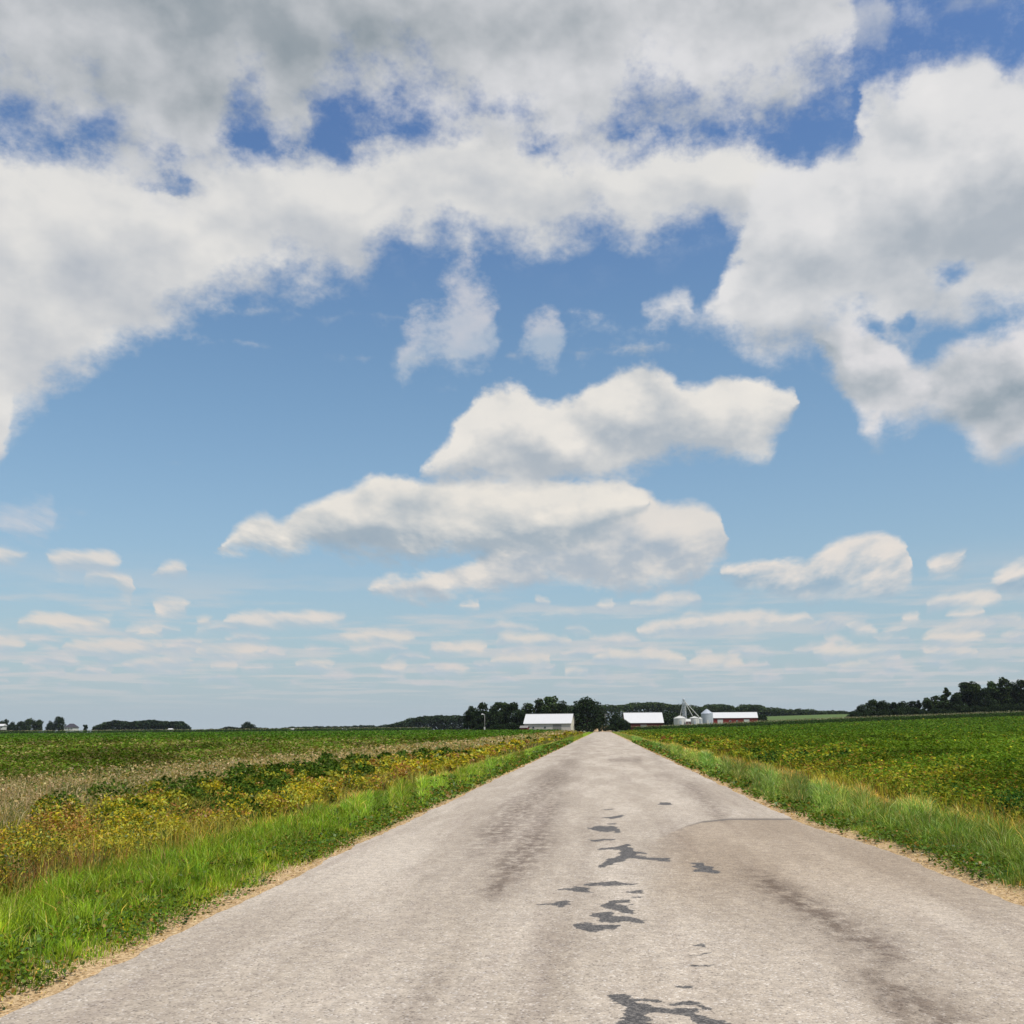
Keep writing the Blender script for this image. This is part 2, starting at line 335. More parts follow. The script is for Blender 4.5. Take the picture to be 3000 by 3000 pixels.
# ------------------------------------------------------------------ materials
def mat(name, base, rough=0.8, metallic=0.0, noise=None, amt=0.2, spec=0.3):
    mm = bpy.data.materials.new(name); mm.use_nodes = True; t = NT(mm.node_tree)
    p = t.n['Principled BSDF']; p.inputs['Roughness'].default_value = rough; p.inputs['Metallic'].default_value = metallic
    p.inputs['Specular IOR Level'].default_value = spec
    if noise:
        tc = t.new('ShaderNodeTexCoord'); nz = t.noise(tc.outputs['Object'], noise, 5, .6)
        c = t.mix(nz.outputs['Fac'], tuple(x*(1-amt) for x in base), tuple(min(1, x*(1+amt)) for x in base))
        t.l.new(c, p.inputs['Base Color'])
    else: p.inputs['Base Color'].default_value = (*base, 1)
    return mm
def leaf_mat(name, trans=0.3, gloss=0.06):
    mm = bpy.data.materials.new(name); mm.use_nodes = True; t = NT(mm.node_tree); t.n.clear()
    a = t.new('ShaderNodeAttribute', attribute_name='col')
    d = t.new('ShaderNodeBsdfDiffuse'); tr = t.new('ShaderNodeBsdfTranslucent'); gl = t.new('ShaderNodeBsdfGlossy'); gl.inputs['Roughness'].default_value = .45
    t.l.new(a.outputs['Color'], d.inputs['Color'])
    c2 = t.mix(1.0, a.outputs['Color'], (1.2, 1.2, .5), 'MULTIPLY'); t.l.new(c2, tr.inputs['Color'])
    m1 = t.new('ShaderNodeMixShader'); m1.inputs[0].default_value = trans
    t.l.new(d.outputs[0], m1.inputs[1]); t.l.new(tr.outputs[0], m1.inputs[2])
    m2 = t.new('ShaderNodeMixShader'); m2.inputs[0].default_value = gloss
    t.l.new(m1.outputs[0], m2.inputs[1]); t.l.new(gl.outputs[0], m2.inputs[2])
    o = t.new('ShaderNodeOutputMaterial'); t.l.new(m2.outputs[0], o.inputs['Surface'])
    return mm
M_LEAF = leaf_mat('foliage', .30, .0); M_BLADE = leaf_mat('grass_blade', .35, .015); M_CROWN = leaf_mat('tree_foliage', .12, .0)
M_BARK = mat('bark', (.10,.08,.06), .95, noise=3, amt=.4)

# ground
def ground_mat():
    mm = bpy.data.materials.new('ground'); mm.use_nodes = True; t = NT(mm.node_tree)
    p = t.n['Principled BSDF']; p.inputs['Roughness'].default_value = .95; p.inputs['Specular IOR Level'].default_value = .1
    g = t.new('ShaderNodeNewGeometry'); s = t.new('ShaderNodeSeparateXYZ'); t.l.new(g.outputs['Position'], s.inputs[0])
    a = t.new('ShaderNodeAttribute', attribute_name='col')
    n1 = t.noise(g.outputs['Position'], 1.3, 8, .65).outputs['Fac']; n2 = t.noise(g.outputs['Position'], 22, 5, .7).outputs['Fac']
    n3 = t.noise(g.outputs['Position'], 0.05, 5, .6).outputs['Fac']
    base = t.mix(t.smooth(n1, .3, .7), a.outputs['Color'], t.mix(1.0, a.outputs['Color'], (1.35,1.25,1.1), 'MULTIPLY'))
    base = t.mix(t.smooth(n3, .35, .65), base, t.mix(1.0, base, (.85,.95,.8), 'MULTIPLY'))
    ax = t.math('ABSOLUTE', s.outputs[0])
    axn = t.math('MULTIPLY_ADD', t.math('SUBTRACT', n1, .5), .7, ax)
    sh = t.smooth(axn, 4.1, 3.6)
    grav = t.mix(t.smooth(n2, .3, .7), (.34,.22,.105), (.66,.48,.27))
    grav = t.mix(t.smooth(t.noise(g.outputs['Position'], 60, 3, .7).outputs['Fac'], .52, .62), grav, (.22,.13,.05))
    c = t.mix(sh, base, grav); t.l.new(c, p.inputs['Base Color'])
    b = t.new('ShaderNodeBump'); b.inputs['Strength'].default_value = .6; b.inputs['Distance'].default_value = .02
    t.l.new(n2, b.inputs['Height']); t.l.new(b.outputs[0], p.inputs['Normal'])
    return mm
M_GROUND = ground_mat()
def geo(a, b, n): return list(np.geomspace(a, b, n))
xs = np.array(sorted([-x for x in geo(13, 3200, 46)] + list(np.linspace(-12, 12, 97)) + geo(13, 3200, 46)))
ys = np.array([-3000,-1200,-500,-200,-80,-30,-10] + list(np.linspace(0, 40, 81)) + geo(41, 3200, 100))
GX, GY = np.meshgrid(xs, ys); GX = GX.ravel(); GY = GY.ravel(); GZ = terrain(GX, GY)
gcol = np.tile(np.array([.060,.075,.022]), (len(GX), 1))
tan_band = (sstep(8.5, 10, -GX)*(1-sstep(16, 19, -GX)))[:, None]*sstep(5, 20, GY)[:, None]*(1-sstep(330,400,GY))[:, None]
gcol = gcol*(1-tan_band) + np.array([.20,.15,.07])*tan_band
pf = (sstep(560, 620, GY)*(1-sstep(1000, 1050, GY))*sstep(60, 110, GX))[:, None]
gcol = gcol*(1-pf) + np.array([.085,.125,.04])*pf
far = sstep(420, 470, GY)[:, None]*(1-pf); gcol = gcol*(1-far*.4) + np.array([.07,.10,.035])*far*.4
drv = (sstep(405, 425, GY)*(1-sstep(470, 500, GY))*(1-sstep(7, 10, np.abs(GX+1))))[:, None]
gcol = gcol*(1-drv) + np.array([.20,.19,.13])*drv
fi, fs = grid_faces(len(xs), len(ys))
ground = new_mesh('ground', np.stack([GX, GY, GZ], 1), fi, fs, [M_GROUND], attrs={'col': gcol}, smooth=True)
tag(ground, 'flat farmland soil under the crops and verges', kind='structure')

# ------------------------------------------------------------------ road
def edge_r(y):
    return 3.10 + 0.34*(1-sstep(13.0, 17.5, y)) + 0.12*sstep(12, 7, y)
def capd(px, py, caps, ysc=2.0):
    d = np.full(px.shape, 1e9)
    for (x1, y1, x2, y2, r) in caps:
        y1 *= ysc; y2 *= ysc; P = py*ysc
        vx, vy = x2-x1, y2-y1; L = vx*vx+vy*vy+1e-9
        t = np.clip(((px-x1)*vx+(P-y1)*vy)/L, 0, 1)
        d = np.minimum(d, np.hypot(px-x1-t*vx, P-y1-t*vy)-r)
    return d
KR = 1.32
c6 = [(500,78,570,76,6),(500,138,560,132,6),(560,134,630,125,13),(530,178,580,177,6),(395,210,470,210,9),(470,212,560,212,30),(550,215,600,235,12),(400,293,560,293,9),
 (480,358,600,350,14),(590,350,665,330,16),(640,350,680,400,34),(680,378,780,388,12),(680,408,560,440,26),(560,440,515,470,26),(670,408,940,432,15),(900,436,960,436,13),
 (1130,460,1200,465,8),(1185,478,1240,500,32),(1150,512,1300,522,15),(380,608,720,600,10),(480,605,590,598,20),(225,640,300,640,10),(310,640,390,645,24),
 (680,658,795,660,8),(700,692,800,692,6),(65,742,150,742,9),(150,742,230,730,20),(170,752,200,762,14),(520,730,640,720,20),(530,750,600,775,34),(600,780,680,798,20),(670,750,690,750,8),
 (470,830,560,820,26),(490,845,600,860,32),(600,862,770,868,16),(620,852,700,860,26),(360,905,440,910,38),(430,905,570,912,26),(905,35,970,35,13),(1100,1035,1195,1035,10)]
caps = [(1560+a*.414, 2340+b*.414, 1560+c*.414, 2340+d*.414, r*.414*KR) for a,b,c,d,r in c6]
c7 = [(490,500,640,515,34),(550,540,700,590,62),(640,535,900,548,24),(680,600,770,640,80),(760,600,1000,645,50),(1000,650,1300,650,44),(1060,582,1290,582,26),(1290,592,1430,625,20),
 (1230,665,1300,710,46),(1220,735,1520,748,36),(700,640,740,780,110),(510,712,620,712,16),(560,770,900,800,60),(1300,760,1560,800,60),(640,820,1500,880,80),
 (1210,25,1330,28,16),(1240,120,1370,100,10),(1270,215,1430,215,12),(1160,430,1260,435,20)]
caps += [(1640+a*.3106, 2760+b*.3106, 1640+c*.3106, 2760+d*.3106, r*.3106*1.1) for a,b,c,d,r in c7]
wear_caps = [(1700,2195,1668,2240,12,.4),(1668,2240,1637,2271,18,.75),(1637,2271,1585,2317,24,.9),(1585,2317,1533,2364,26,.85),(1533,2364,1455,2442,34,.95),(1640,2330,1621,2359,14,.6),
 (1621,2359,1564,2457,24,.8),(1564,2457,1497,2545,34,1.0),(1497,2545,1455,2605,26,.9),(1455,2442,1400,2490,26,.6),(1400,2490,1250,2560,26,.28),(1250,2902,1180,3000,60,.5),(1300,2860,1250,2900,50,.35),
 (2200,2560,2248,2587,18,.55),(2248,2587,2310,2628,22,.95),(2310,2628,2373,2664,24,1.0),(2373,2664,2445,2706,26,1.0),(2445,2706,2518,2752,28,1.0),(2518,2752,2600,2790,32,.95),
 (2585,2788,2559,2866,34,.6),(2559,2866,2621,2907,38,.75),(2621,2907,2760,3000,48,.95),(1960,2270,2026,2307,16,.5),(2026,2307,2067,2348,18,.7),(2067,2348,2110,2385,16,.7),(1990,2430,1960,2480,30,.35),
 (1730,2400,1700,2600,16,.35),(1700,2600,1600,2900,30,.30),(1910,2200,2000,2330,10,.3),(1720,2170,1690,2210,10,.4),(1790,2227,1870,2227,5,.8),(1000,2700,850,2790,30,.25)]
def road_verts():
    yl = [-12.0, -6, -2, 1, 3, 4.2]; y = 4.5
    while y < 90: yl.append(y); y += max(.008, y*y/2600)
    yl += list(np.geomspace(90, 420, 60)); yl = np.array(yl)
    u = np.linspace(0, 1, 321)
    U, YY = np.meshgrid(u, yl)
    eL = -3.25 - .16*(fbm(YY*.7, YY*0+3)-.5) - .05*(vnoise(YY*6, YY*0)-.5)
    eR = edge_r(YY) + .16*(fbm(YY*.7, YY*0+9)-.5) + .05*(vnoise(YY*6, YY*0+5)-.5)
    XX = eL + (eR-eL)*U
    ZZ = .006 + .035*np.clip(1-(XX/3.3)**2, 0, 1)
    fine_t = 0
    far_ = YY > 100
    ZZ = ZZ + np.where(YY > 120, terrain(np.zeros_like(YY), YY)+.03, 0)*sstep(120, 150, YY)
    return XX, YY, ZZ, len(u), len(yl)
RX, RY, RZ, nu, nyl = road_verts()
vis = RY > 4.2
PX, PY = project(RX, np.maximum(RY, 4.2), RZ)
jx = (fbm(RX*5, RY*7, 5)-.5)*62; jy = (fbm(RX*7+40, RY*5+7, 5)-.5)*13
near = np.clip((PY-2134)/500, .15, 1.3)
sdist = capd(PX+jx*near, PY+jy*near, caps)
stain = np.where(vis, np.clip(.5 - sdist/(13*near+4), 0, 1), 0)
wear = np.zeros_like(PX)
wj = (fbm(RX*3+9, RY*1.2)-.5)*40*near
for (x1,y1,x2,y2,r,s_) in wear_caps:
    dd = capd(PX+wj, PY, [(x1,y1,x2,y2,0)], 1.6); wear = np.maximum(wear, s_*.85*np.exp(-(dd/(r*2.1))**2))
wear = np.where(vis, wear, 0)
# patch of later surfacing on the right side, with its seam
seam_y = np.interp(PX, [1900,2007,2057,2140,2305,2500], [2470,2421,2407,2399,2399,2402])
patch = np.where(vis, sstep(-1.5, 1.5, PY-seam_y)*sstep(1860, 2040, PX+(PY-2420)*.1+wj)*(1-sstep(2520, 2760, PY)*.9), 0)
seam = np.where(vis, np.exp(-((PY-seam_y-1.0)/2.2)**2)*sstep(1960, 2080, PX), 0)
def road_mat():
    mm = bpy.data.materials.new('road_surface'); mm.use_nodes = True; t = NT(mm.node_tree)
    p = t.n['Principled BSDF']; p.inputs['Roughness'].default_value = .9; p.inputs['Specular IOR Level'].default_value = .15
    g = t.new('ShaderNodeNewGeometry'); pos = g.outputs['Position']
    s = t.new('ShaderNodeSeparateXYZ'); t.l.new(pos, s.inputs[0])
    at_ = lambda k: t.new('ShaderNodeAttribute', attribute_name=k).outputs['Fac']
    # chips of stone
    vo = t.new('ShaderNodeTexVoronoi', feature='F1'); vo.inputs['Scale'].default_value = 75; t.l.new(pos, vo.inputs['Vector'])
    vs = t.new('ShaderNodeSeparateXYZ'); t.l.new(vo.outputs['Color'], vs.inputs[0])
    ml = t.new('ShaderNodeMapping'); ml.inputs['Scale'].default_value = (1.0, .16, 1); t.l.new(pos, ml.inputs['Vector'])
    n_m = t.noise(pos, 9, 6, .7).outputs['Fac']; n_l = t.noise(ml.outputs[0], .9, 7, .66).outputs['Fac']
    strv = t.new('ShaderNodeMapping'); strv.inputs['Scale'].default_value = (2.2, .10, 1); t.l.new(pos, strv.inputs['Vector'])
    n_s = t.noise(strv.outputs[0], 1.0, 5, .6).outputs['Fac']
    c = t.mix(vs.outputs[0], (.420,.355,.278), (.55,.468,.370))
    c = t.mix(t.smooth(vs.outputs[1], .84, .96, 0, .7), c, (.20,.17,.14))
    c = t.mix(t.smooth(vs.outputs[2], .90, .97, 0, .6), c, (.78,.71,.62))
    c = t.mix(t.smooth(n_m, .35, .7), t.mix(1.0, c, (.84,.83,.83), 'MULTIPLY'), t.mix(1.0, c, (1.08,1.07,1.05), 'MULTIPLY'))
    c = t.mix(t.smooth(n_l, .40, .64), t.mix(1.0, c, (.84,.83,.82), 'MULTIPLY'), t.mix(1.0, c, (1.07,1.08,1.09), 'MULTIPLY'))
    c = t.mix(t.smooth(n_s, .50, .72, 0, .55), c, t.mix(1.0, c, (.74,.71,.72), 'MULTIPLY'))
    n_w = t.noise(pos, 5, 6, .75).outputs['Fac']
    fl = t.new('ShaderNodeMapping'); fl.inputs['Scale'].default_value = (4.5, 2.2, 1); t.l.new(pos, fl.inputs['Vector'])
    n_f = t.noise(fl.outputs[0], 1.6, 8, .72).outputs['Fac']
    wf = t.math('MULTIPLY', at_('wear'), t.smooth(n_f, .34, .60, .18, 1.25), clamp=True)
    c = t.mix(t.math('MULTIPLY', wf, .95), c, t.mix(1.0, c, (.42,.385,.375), 'MULTIPLY'))
    c = t.mix(t.math('MULTIPLY', at_('patch'), .95), c, t.mix(1.0, c, (.80,.75,.69), 'MULTIPLY'))
    c = t.mix(t.math('MULTIPLY', at_('seam'), .85), c, (.10,.09,.08))
    sf = t.smooth(t.math('ADD', at_('stain'), t.math('MULTIPLY', t.math('SUBTRACT', t.noise(pos, 40, 4, .7).outputs['Fac'], .5), 1.3)), .34, .66)
    tar = t.mix(t.smooth(vs.outputs[0], .3, .95), (.045,.043,.042), (.15,.135,.12))
    c = t.mix(t.math('MULTIPLY', sf, .93), c, tar)
    # dusty gravelly edges
    t.l.new(c, p.inputs['Base Color'])
    t.l.new(t.lin(sf, 0, 1, .9, .6), p.inputs['Roughness'])
    b = t.new('ShaderNodeBump'); b.inputs['Strength'].default_value = .55; b.inputs['Distance'].default_value = .006
    t.l.new(t.math('SUBTRACT', 1.0, vo.outputs['Distance']), b.inputs['Height']); t.l.new(b.outputs[0], p.inputs['Normal'])
    return mm
fi, fs = grid_faces(nu, nyl)
road = new_mesh('road', np.stack([RX, RY, RZ], -1).reshape(-1, 3), fi, fs, [road_mat()],
    attrs={'stain': stain.ravel(), 'wear': wear.ravel(), 'patch': patch.ravel(), 'seam': seam.ravel()}, smooth=True)
tag(road, 'straight pale chip sealed country road with dark tar stains', kind='structure')

HAZE = 0.00004
# ------------------------------------------------------------------ ground vegetation (stuff)
def scatter(xf, y0, y1, dens, yref, n_max, xm=None):
    """random points; xf(y)->(xa,xb); density dens per m2 up to yref, then falling with 1/y^p"""
    out = []
    edges = np.geomspace(y0, y1, 60)
    for a, b in zip(edges[:-1], edges[1:]):
        xa, xb = xf((a+b)/2)
        if xb <= xa: continue
        dn = dens*min(1.0, (yref/a))**1.75
        n = int(dn*(xb-xa)*(b-a)); n = min(n, n_max)
        out.append(np.stack([rng.uniform(xa, xb, n), rng.uniform(a, b, n)], 1))
    return np.concatenate(out)
def blades(name, P, hgt, wid, col, lean=.35, base_z=None, adir=None):
    n = len(P); x, y = P[:, 0], P[:, 1]; z = terrain(x, y) - .01
    if base_z is not None: z = z+base_z
    ang = rng.uniform(0, 2*np.pi, n); la = rng.uniform(0, 2*np.pi, n) if adir is None else adir; lm = lean*hgt*rng.random(n)**.7
    wx, wy = np.cos(ang)*wid*.5, np.sin(ang)*wid*.5; lx, ly = np.cos(la)*lm, np.sin(la)*lm
    V = np.empty((n, 5, 3), np.float32)
    V[:,0] = np.stack([x-wx, y-wy, z], 1); V[:,1] = np.stack([x+wx, y+wy, z], 1)
    mx, my, mz = x+lx*.35, y+ly*.35, z+hgt*.6
    V[:,2] = np.stack([mx+wx*.8, my+wy*.8, mz], 1); V[:,3] = np.stack([mx-wx*.8, my-wy*.8, mz], 1)
    V[:,4] = np.stack([x+lx, y+ly, z+hgt*(1-.25*lm/np.maximum(hgt,.01))], 1)
    b = (np.arange(n)*5)[:, None]
    F = np.concatenate([b+np.array([0,1,2,3]), b+np.array([3,2,4])], 1).ravel()
    S = np.tile([4, 3], n)
    return V.reshape(-1, 3), F, S, np.repeat(col, 5, 0)
def leaves(ctr, size, col, up=.5, aspect=1.5):
    n = len(ctr)
    nrm = rng.normal(size=(n, 3)); nrm[:, 2] = np.abs(nrm[:, 2])+up; nrm /= np.linalg.norm(nrm, axis=1)[:, None]
    t = np.cross(nrm, rng.normal(size=(n, 3))); t /= np.linalg.norm(t, axis=1)[:, None]; bt = np.cross(nrm, t)
    s = size[:, None]
    V = np.empty((n, 4, 3), np.float32)
    V[:,0] = ctr - t*s*.5*aspect; V[:,1] = ctr + bt*s*.5 - t*s*.05; V[:,2] = ctr + t*s*.5*aspect; V[:,3] = ctr - bt*s*.5 - t*s*.05
    b = (np.arange(n)*4)[:, None]; F = (b+np.arange(4)).ravel()
    return V.reshape(-1, 3), F, np.full(n, 4), np.repeat(col, 4, 0)
def join(parts):
    V, F, S, Cc = [], [], [], []; off = 0
    for v, f, s, c in parts:
        V.append(v); F.append(f+off); S.append(s); Cc.append(c); off += len(v)
    return np.concatenate(V), np.concatenate(F), np.concatenate(S), np.concatenate(Cc)
def emit(name, parts, mt, label, cat):
    V, F, S, Cc = join(parts)
    o = new_mesh(name, V, F, S, [mt], attrs={'col': Cc}); return tag(o, label, cat, kind='stuff')
def pick(cols, wts, n, jit=.25):
    c = np.array(cols)[rng.choice(len(cols), n, p=np.array(wts)/sum(wts))]
    return np.clip(c*(1+jit*rng.normal(size=(n, 1)))*(1+.06*rng.normal(size=(n, 3))), .004, .9)
def patchy(P, sc, lo=.25, hi=.75, ox=0): return sstep(lo, hi, fbm(P[:,0]*sc+ox, P[:,1]*sc*.6+ox*3, 4))
def lod(P, yr): return np.maximum(1.0, P[:, 1]/yr)

# --- verges of green grass
def verge(side):
    def xf(y):
        if side < 0: return (-6.9, -3.34)
        return (edge_r(y)+.22, 6.9)
    P = scatter(xf, 4.6, 420, 3600, 11, 60000)
    ax = np.abs(P[:, 0]); e0 = 3.36 if side < 0 else edge_r(P[:, 1])+.22
    inn = ax - e0 + .0
    tuft = fbm(P[:,0]*2.3, P[:,1]*2.0, 3)
    inner_edge = .10 + .55*fbm(P[:,1]*.9+side*7, P[:,1]*0+3, 3)*fbm(P[:,1]*3.1, P[:,1]*0+8, 2)*1.6
    keep = (inn > inner_edge*(.45 if side < 0 else .65) + .05*rng.normal(size=len(P))) & (rng.random(len(P)) < .35+.65*sstep(.25,.5,tuft)) & (ax < (5.7 if side < 0 else 6.1)+.45*rng.normal(size=len(P)))
    P = P[keep]; inn = inn[keep]; tuft = tuft[keep]; n = len(P); L = lod(P, 11)
    h = (.07+.17*sstep(0, .8, inn)+.14*tuft*sstep(.3, 1.6, inn))*rng.uniform(.5, 1.25, n)
    wd = .0055*L*rng.uniform(.7, 1.4, n)
    cs = .17*np.maximum(1, L*.6); ix = np.floor(P[:,0]/cs).astype(int); iy = np.floor(P[:,1]/cs).astype(int)
    hsh = lambda a, b: _perm[(ix*3+a) & 255, (iy*5+b) & 255]
    tcx, tcy = (ix+.2+.6*hsh(1,7))*cs, (iy+.2+.6*hsh(9,2))*cs
    ddx, ddy = P[:,0]-tcx, P[:,1]-tcy; dr = np.hypot(ddx, ddy)/cs
    out_dir = np.arctan2(ddy, ddx); h = h*(1.15-.6*np.clip(dr, 0, 1))*(.55+.65*hsh(4,4))*(.86 if side < 0 else 1.10); tcol = (.66+.75*hsh(13,5))
    yel = sstep(1.4, 2.9, inn + 1.2*(fbm(P[:,0]*.9, P[:,1]*.5)-.5))
    if side < 0: cg = [(.145,.240,.012),(.110,.190,.010),(.195,.28,.022),(.25,.28,.08),(.055,.095,.010)]
    else: cg = [(.110,.180,.024),(.085,.145,.020),(.150,.205,.040),(.20,.23,.09),(.05,.085,.014)]
    c = pick(cg, [4,4,2,1,1.5], n)
    dry = pick([(.36,.27,.08),(.42,.30,.05),(.22,.20,.05),(.33,.20,.06)], [2,2,2,1], n)
    usedry = rng.random(n) < np.clip(.04+.55*yel, 0, 1); c[usedry] = dry[usedry]
    tint = (.72+.55*fbm(P[:,0]*1.1+5, P[:,1]*.8+2, 3))*tcol*(1.45 if side < 0 else 1.75); c = c*tint[:, None]
    c[:, 0] *= .9+.4*hsh(21,17)
    parts = [blades('', P, h, wd, c, .75, adir=out_dir+rng.normal(size=n)*.7)]
    # low broad leaves (clover, plantain) at the road side
    Q_ = scatter(lambda y: (-5.0, -3.38) if side < 0 else (edge_r(y)+.18, 4.9), 4.6, 120, 1500, 10, 30000)
    k = fbm(Q_[:,0]*2.2+3, Q_[:,1]*1.4, 3) > .47; Q_ = Q_[k]; n = len(Q_)
    z = terrain(Q_[:,0], Q_[:,1]) + rng.uniform(.01, .13, n)
    parts.append(leaves(np.column_stack([Q_, z]), .022*lod(Q_, 10)*rng.uniform(.6, 1.5, n), pick([(.08,.14,.015),(.12,.19,.02),(.24,.14,.03),(.04,.08,.012)], [4,3,1.2,2], n), 1.0, 1.3))
    # straw on the shoulder
    Q_ = scatter(lambda y: (-3.85, -3.28) if side < 0 else (edge_r(y)+.02, edge_r(y)+.5), 4.6, 90, 420, 10, 30000); n = len(Q_)
    z = terrain(Q_[:,0], Q_[:,1]) + rng.uniform(.008, .03, n)
    parts.append(leaves(np.column_stack([Q_, z]), .010*lod(Q_, 10)*rng.uniform(.6, 1.6, n), pick([(.50,.36,.17),(.36,.22,.09),(.18,.10,.04),(.60,.50,.33)], [4,3,1.5,2], n), 3.0, 3.2))
    return parts
emit('verge_grass', verge(-1), M_BLADE, 'bright green grass verge along the left edge of the road', 'grass')
emit('verge_grass', verge(1), M_BLADE, 'deep green grass verge along the right edge of the road', 'grass')

# --- weeds: clumps of leafy plants
def clumps(P, hgt, rad, nleaf, lsize, colf, up=.5, aspect=1.5, shell=.5):
    """P plant centres; arrays hgt, rad; nleaf per plant"""
    n = len(P); idx = np.repeat(np.arange(n), nleaf); N = len(idx)
    th = rng.uniform(0, 2*np.pi, N); r = rad[idx]*rng.random(N)**.5
    q = rng.random(N)**shell
    z = terrain(P[:,0], P[:,1])[idx] + hgt[idx]*(.08+.92*q)*(1-.35*(r/rad[idx])**2)
    ctr = np.column_stack([P[idx,0]+np.cos(th)*r, P[idx,1]+np.sin(th)*r, z])
    return leaves(ctr, lsize[idx]*rng.uniform(.6, 1.35, N), colf(idx, q), up, aspect)

def left_weeds():
    parts = []
    # tall yellowing grass behind the verge
    P = scatter(lambda y: (-10.8, -5.5), 8, 400, 420, 14, 40000)
    ax = -P[:, 0]; b = sstep(5.4, 6.2, ax+.8*(fbm(P[:,1]*.4, P[:,0]*.4)-.5))*(1-sstep(8.0, 10.2, ax)*.8)
    P = P[rng.random(len(P)) < b]; n = len(P); L = lod(P, 14)
    f = fbm(P[:,0]*.6, P[:,1]*.35, 4); g = fbm(P[:,0]*.6+30, P[:,1]*.3+11, 4)
    c = pick([(.50,.39,.04),(.56,.45,.09),(.40,.38,.07),(.44,.27,.07)], [3,3,4,1.6], n)
    rust = pick([(.27,.125,.04),(.32,.19,.08),(.20,.10,.04)], [3,2,1], n); gr = pick([(.10,.15,.03),(.07,.11,.025)], [1,1], n)
    fy = sstep(35, 75, P[:,1]); k = rng.random(n) < .75*sstep(.50, .68, f)+.05; c[k] = rust[k]
    tn = pick([(.36,.27,.11),(.26,.21,.07),(.22,.20,.05)], [3,2,2], n); k = rng.random(n) < .70*fy; c[k] = tn[k]; k = rng.random(n) < .22+.5*sstep(.5, .7, g); c[k] = gr[k]
    parts.append(blades('', P, rng.uniform(.22, .52, n), .009*L*rng.uniform(.6, 1.4, n), c, .75))
    # goldenrod like and rusty clumps among it
    P = scatter(lambda y: (-9.4, -5.9), 9, 300, 4.6, 60, 4000)
    f = fbm(P[:,0]*.5+3, P[:,1]*.16+8, 3); nearw = 1-sstep(20, 60, P[:,1])
    P_, f_ = P[((f > .46) | (rng.random(len(P)) < .25*nearw)) & (rng.random(len(P)) < 1-.75*sstep(35, 75, P[:,1]))], None
    P = P_; n = len(P); kind = rng.random(n) + .25*(fbm(P[:,0]*.3, P[:,1]*.1+20, 3)-.5)*2
    def colf(idx, q):
        c = pick([(.50,.38,.020),(.42,.38,.03),(.30,.32,.035)], [3,3,3], len(idx), .18)
        r = pick([(.34,.17,.04),(.42,.25,.07),(.24,.13,.04)], [3,2,1], len(idx), .18); k = kind[idx] + .35*(rng.random(len(idx))-.5) > .76; c[k] = r[k]
        g = pick([(.12,.15,.02),(.08,.11,.015)], [1,1], len(idx)); k = (kind[idx] + .3*(rng.random(len(idx))-.5) < .20) | (q < .35); c[k] = g[k]; return c
    nl = np.clip((420*(12/np.maximum(P[:,1],12))**1.2), 40, 420).astype(int)
    parts.append(clumps(P, rng.uniform(.30, .66, n), rng.uniform(.20, .42, n), nl, .022*np.maximum(1, P[:,1]/12), colf, .5, 1.8))
    return parts
emit('weeds', left_weeds(), M_BLADE, 'yellow and rust coloured weeds beyond the left grass verge', 'weeds')

def left_dry():
    parts = []
    P = scatter(lambda y: (-19.5, -8.8), 14, 400, 330, 18, 40000)
    ax = -P[:, 0]; e1 = 9.8-1.2*sstep(35, 80, P[:,1])+1.3*(fbm(P[:,1]*.18, P[:,1]*0)-.5)*2; e2 = 16.8+2.4*(fbm(P[:,1]*.10+4, P[:,1]*0)-.5)*2
    k = rng.random(len(P)) < sstep(e1-1.0, e1+.5, ax)*(1-sstep(e2-1.5, e2+1.5, ax))
    P = P[k]; n = len(P); L = lod(P, 18)
    c = pick([(.54,.41,.22),(.45,.33,.17),(.62,.49,.28),(.28,.22,.09)], [3,3,2,1.4], n)
    gr = pick([(.11,.14,.035),(.08,.115,.03)], [1,1], n); g = fbm(P[:,0]*.35+9, P[:,1]*.16, 4)
    nearer = 1-sstep(40, 130, P[:,1])
    k = rng.random(n) < (.22+.45*sstep(.45, .68, g))*(.3+.7*nearer); c[k] = gr[k]
    hf = .55+.8*fbm(P[:,0]*.7+4, P[:,1]*.5, 3)
    parts.append(blades('', P, rng.uniform(.15, .50, n)*hf, .010*L*rng.uniform(.6, 1.4, n), c*(.7+.6*fbm(P[:,0]*.5, P[:,1]*.3+77, 3))[:, None], 1.1))
    B_ = scatter(lambda y: (-19, -9.4), 14, 400, 150, 20, 30000)
    k = (rng.random(len(B_)) < .35+.5*sstep(.42, .62, fbm(B_[:,0]*.5+8, B_[:,1]*.25, 3))); B_ = B_[k]; m_ = len(B_)
    zz_ = terrain(B_[:,0], B_[:,1])+rng.uniform(.05, .45, m_)
    parts.append(leaves(np.column_stack([B_, zz_]), .040*lod(B_, 20)**.9*rng.uniform(.6, 1.4, m_), pick([(.44,.33,.17),(.33,.25,.10),(.14,.17,.03),(.09,.12,.02)], [3,3,2,1.5], m_), .8, 1.4))
    return parts
emit('dry_grass', left_dry(), M_BLADE, 'strip of tan dry grass between the left weeds and the crop', 'dry grass')

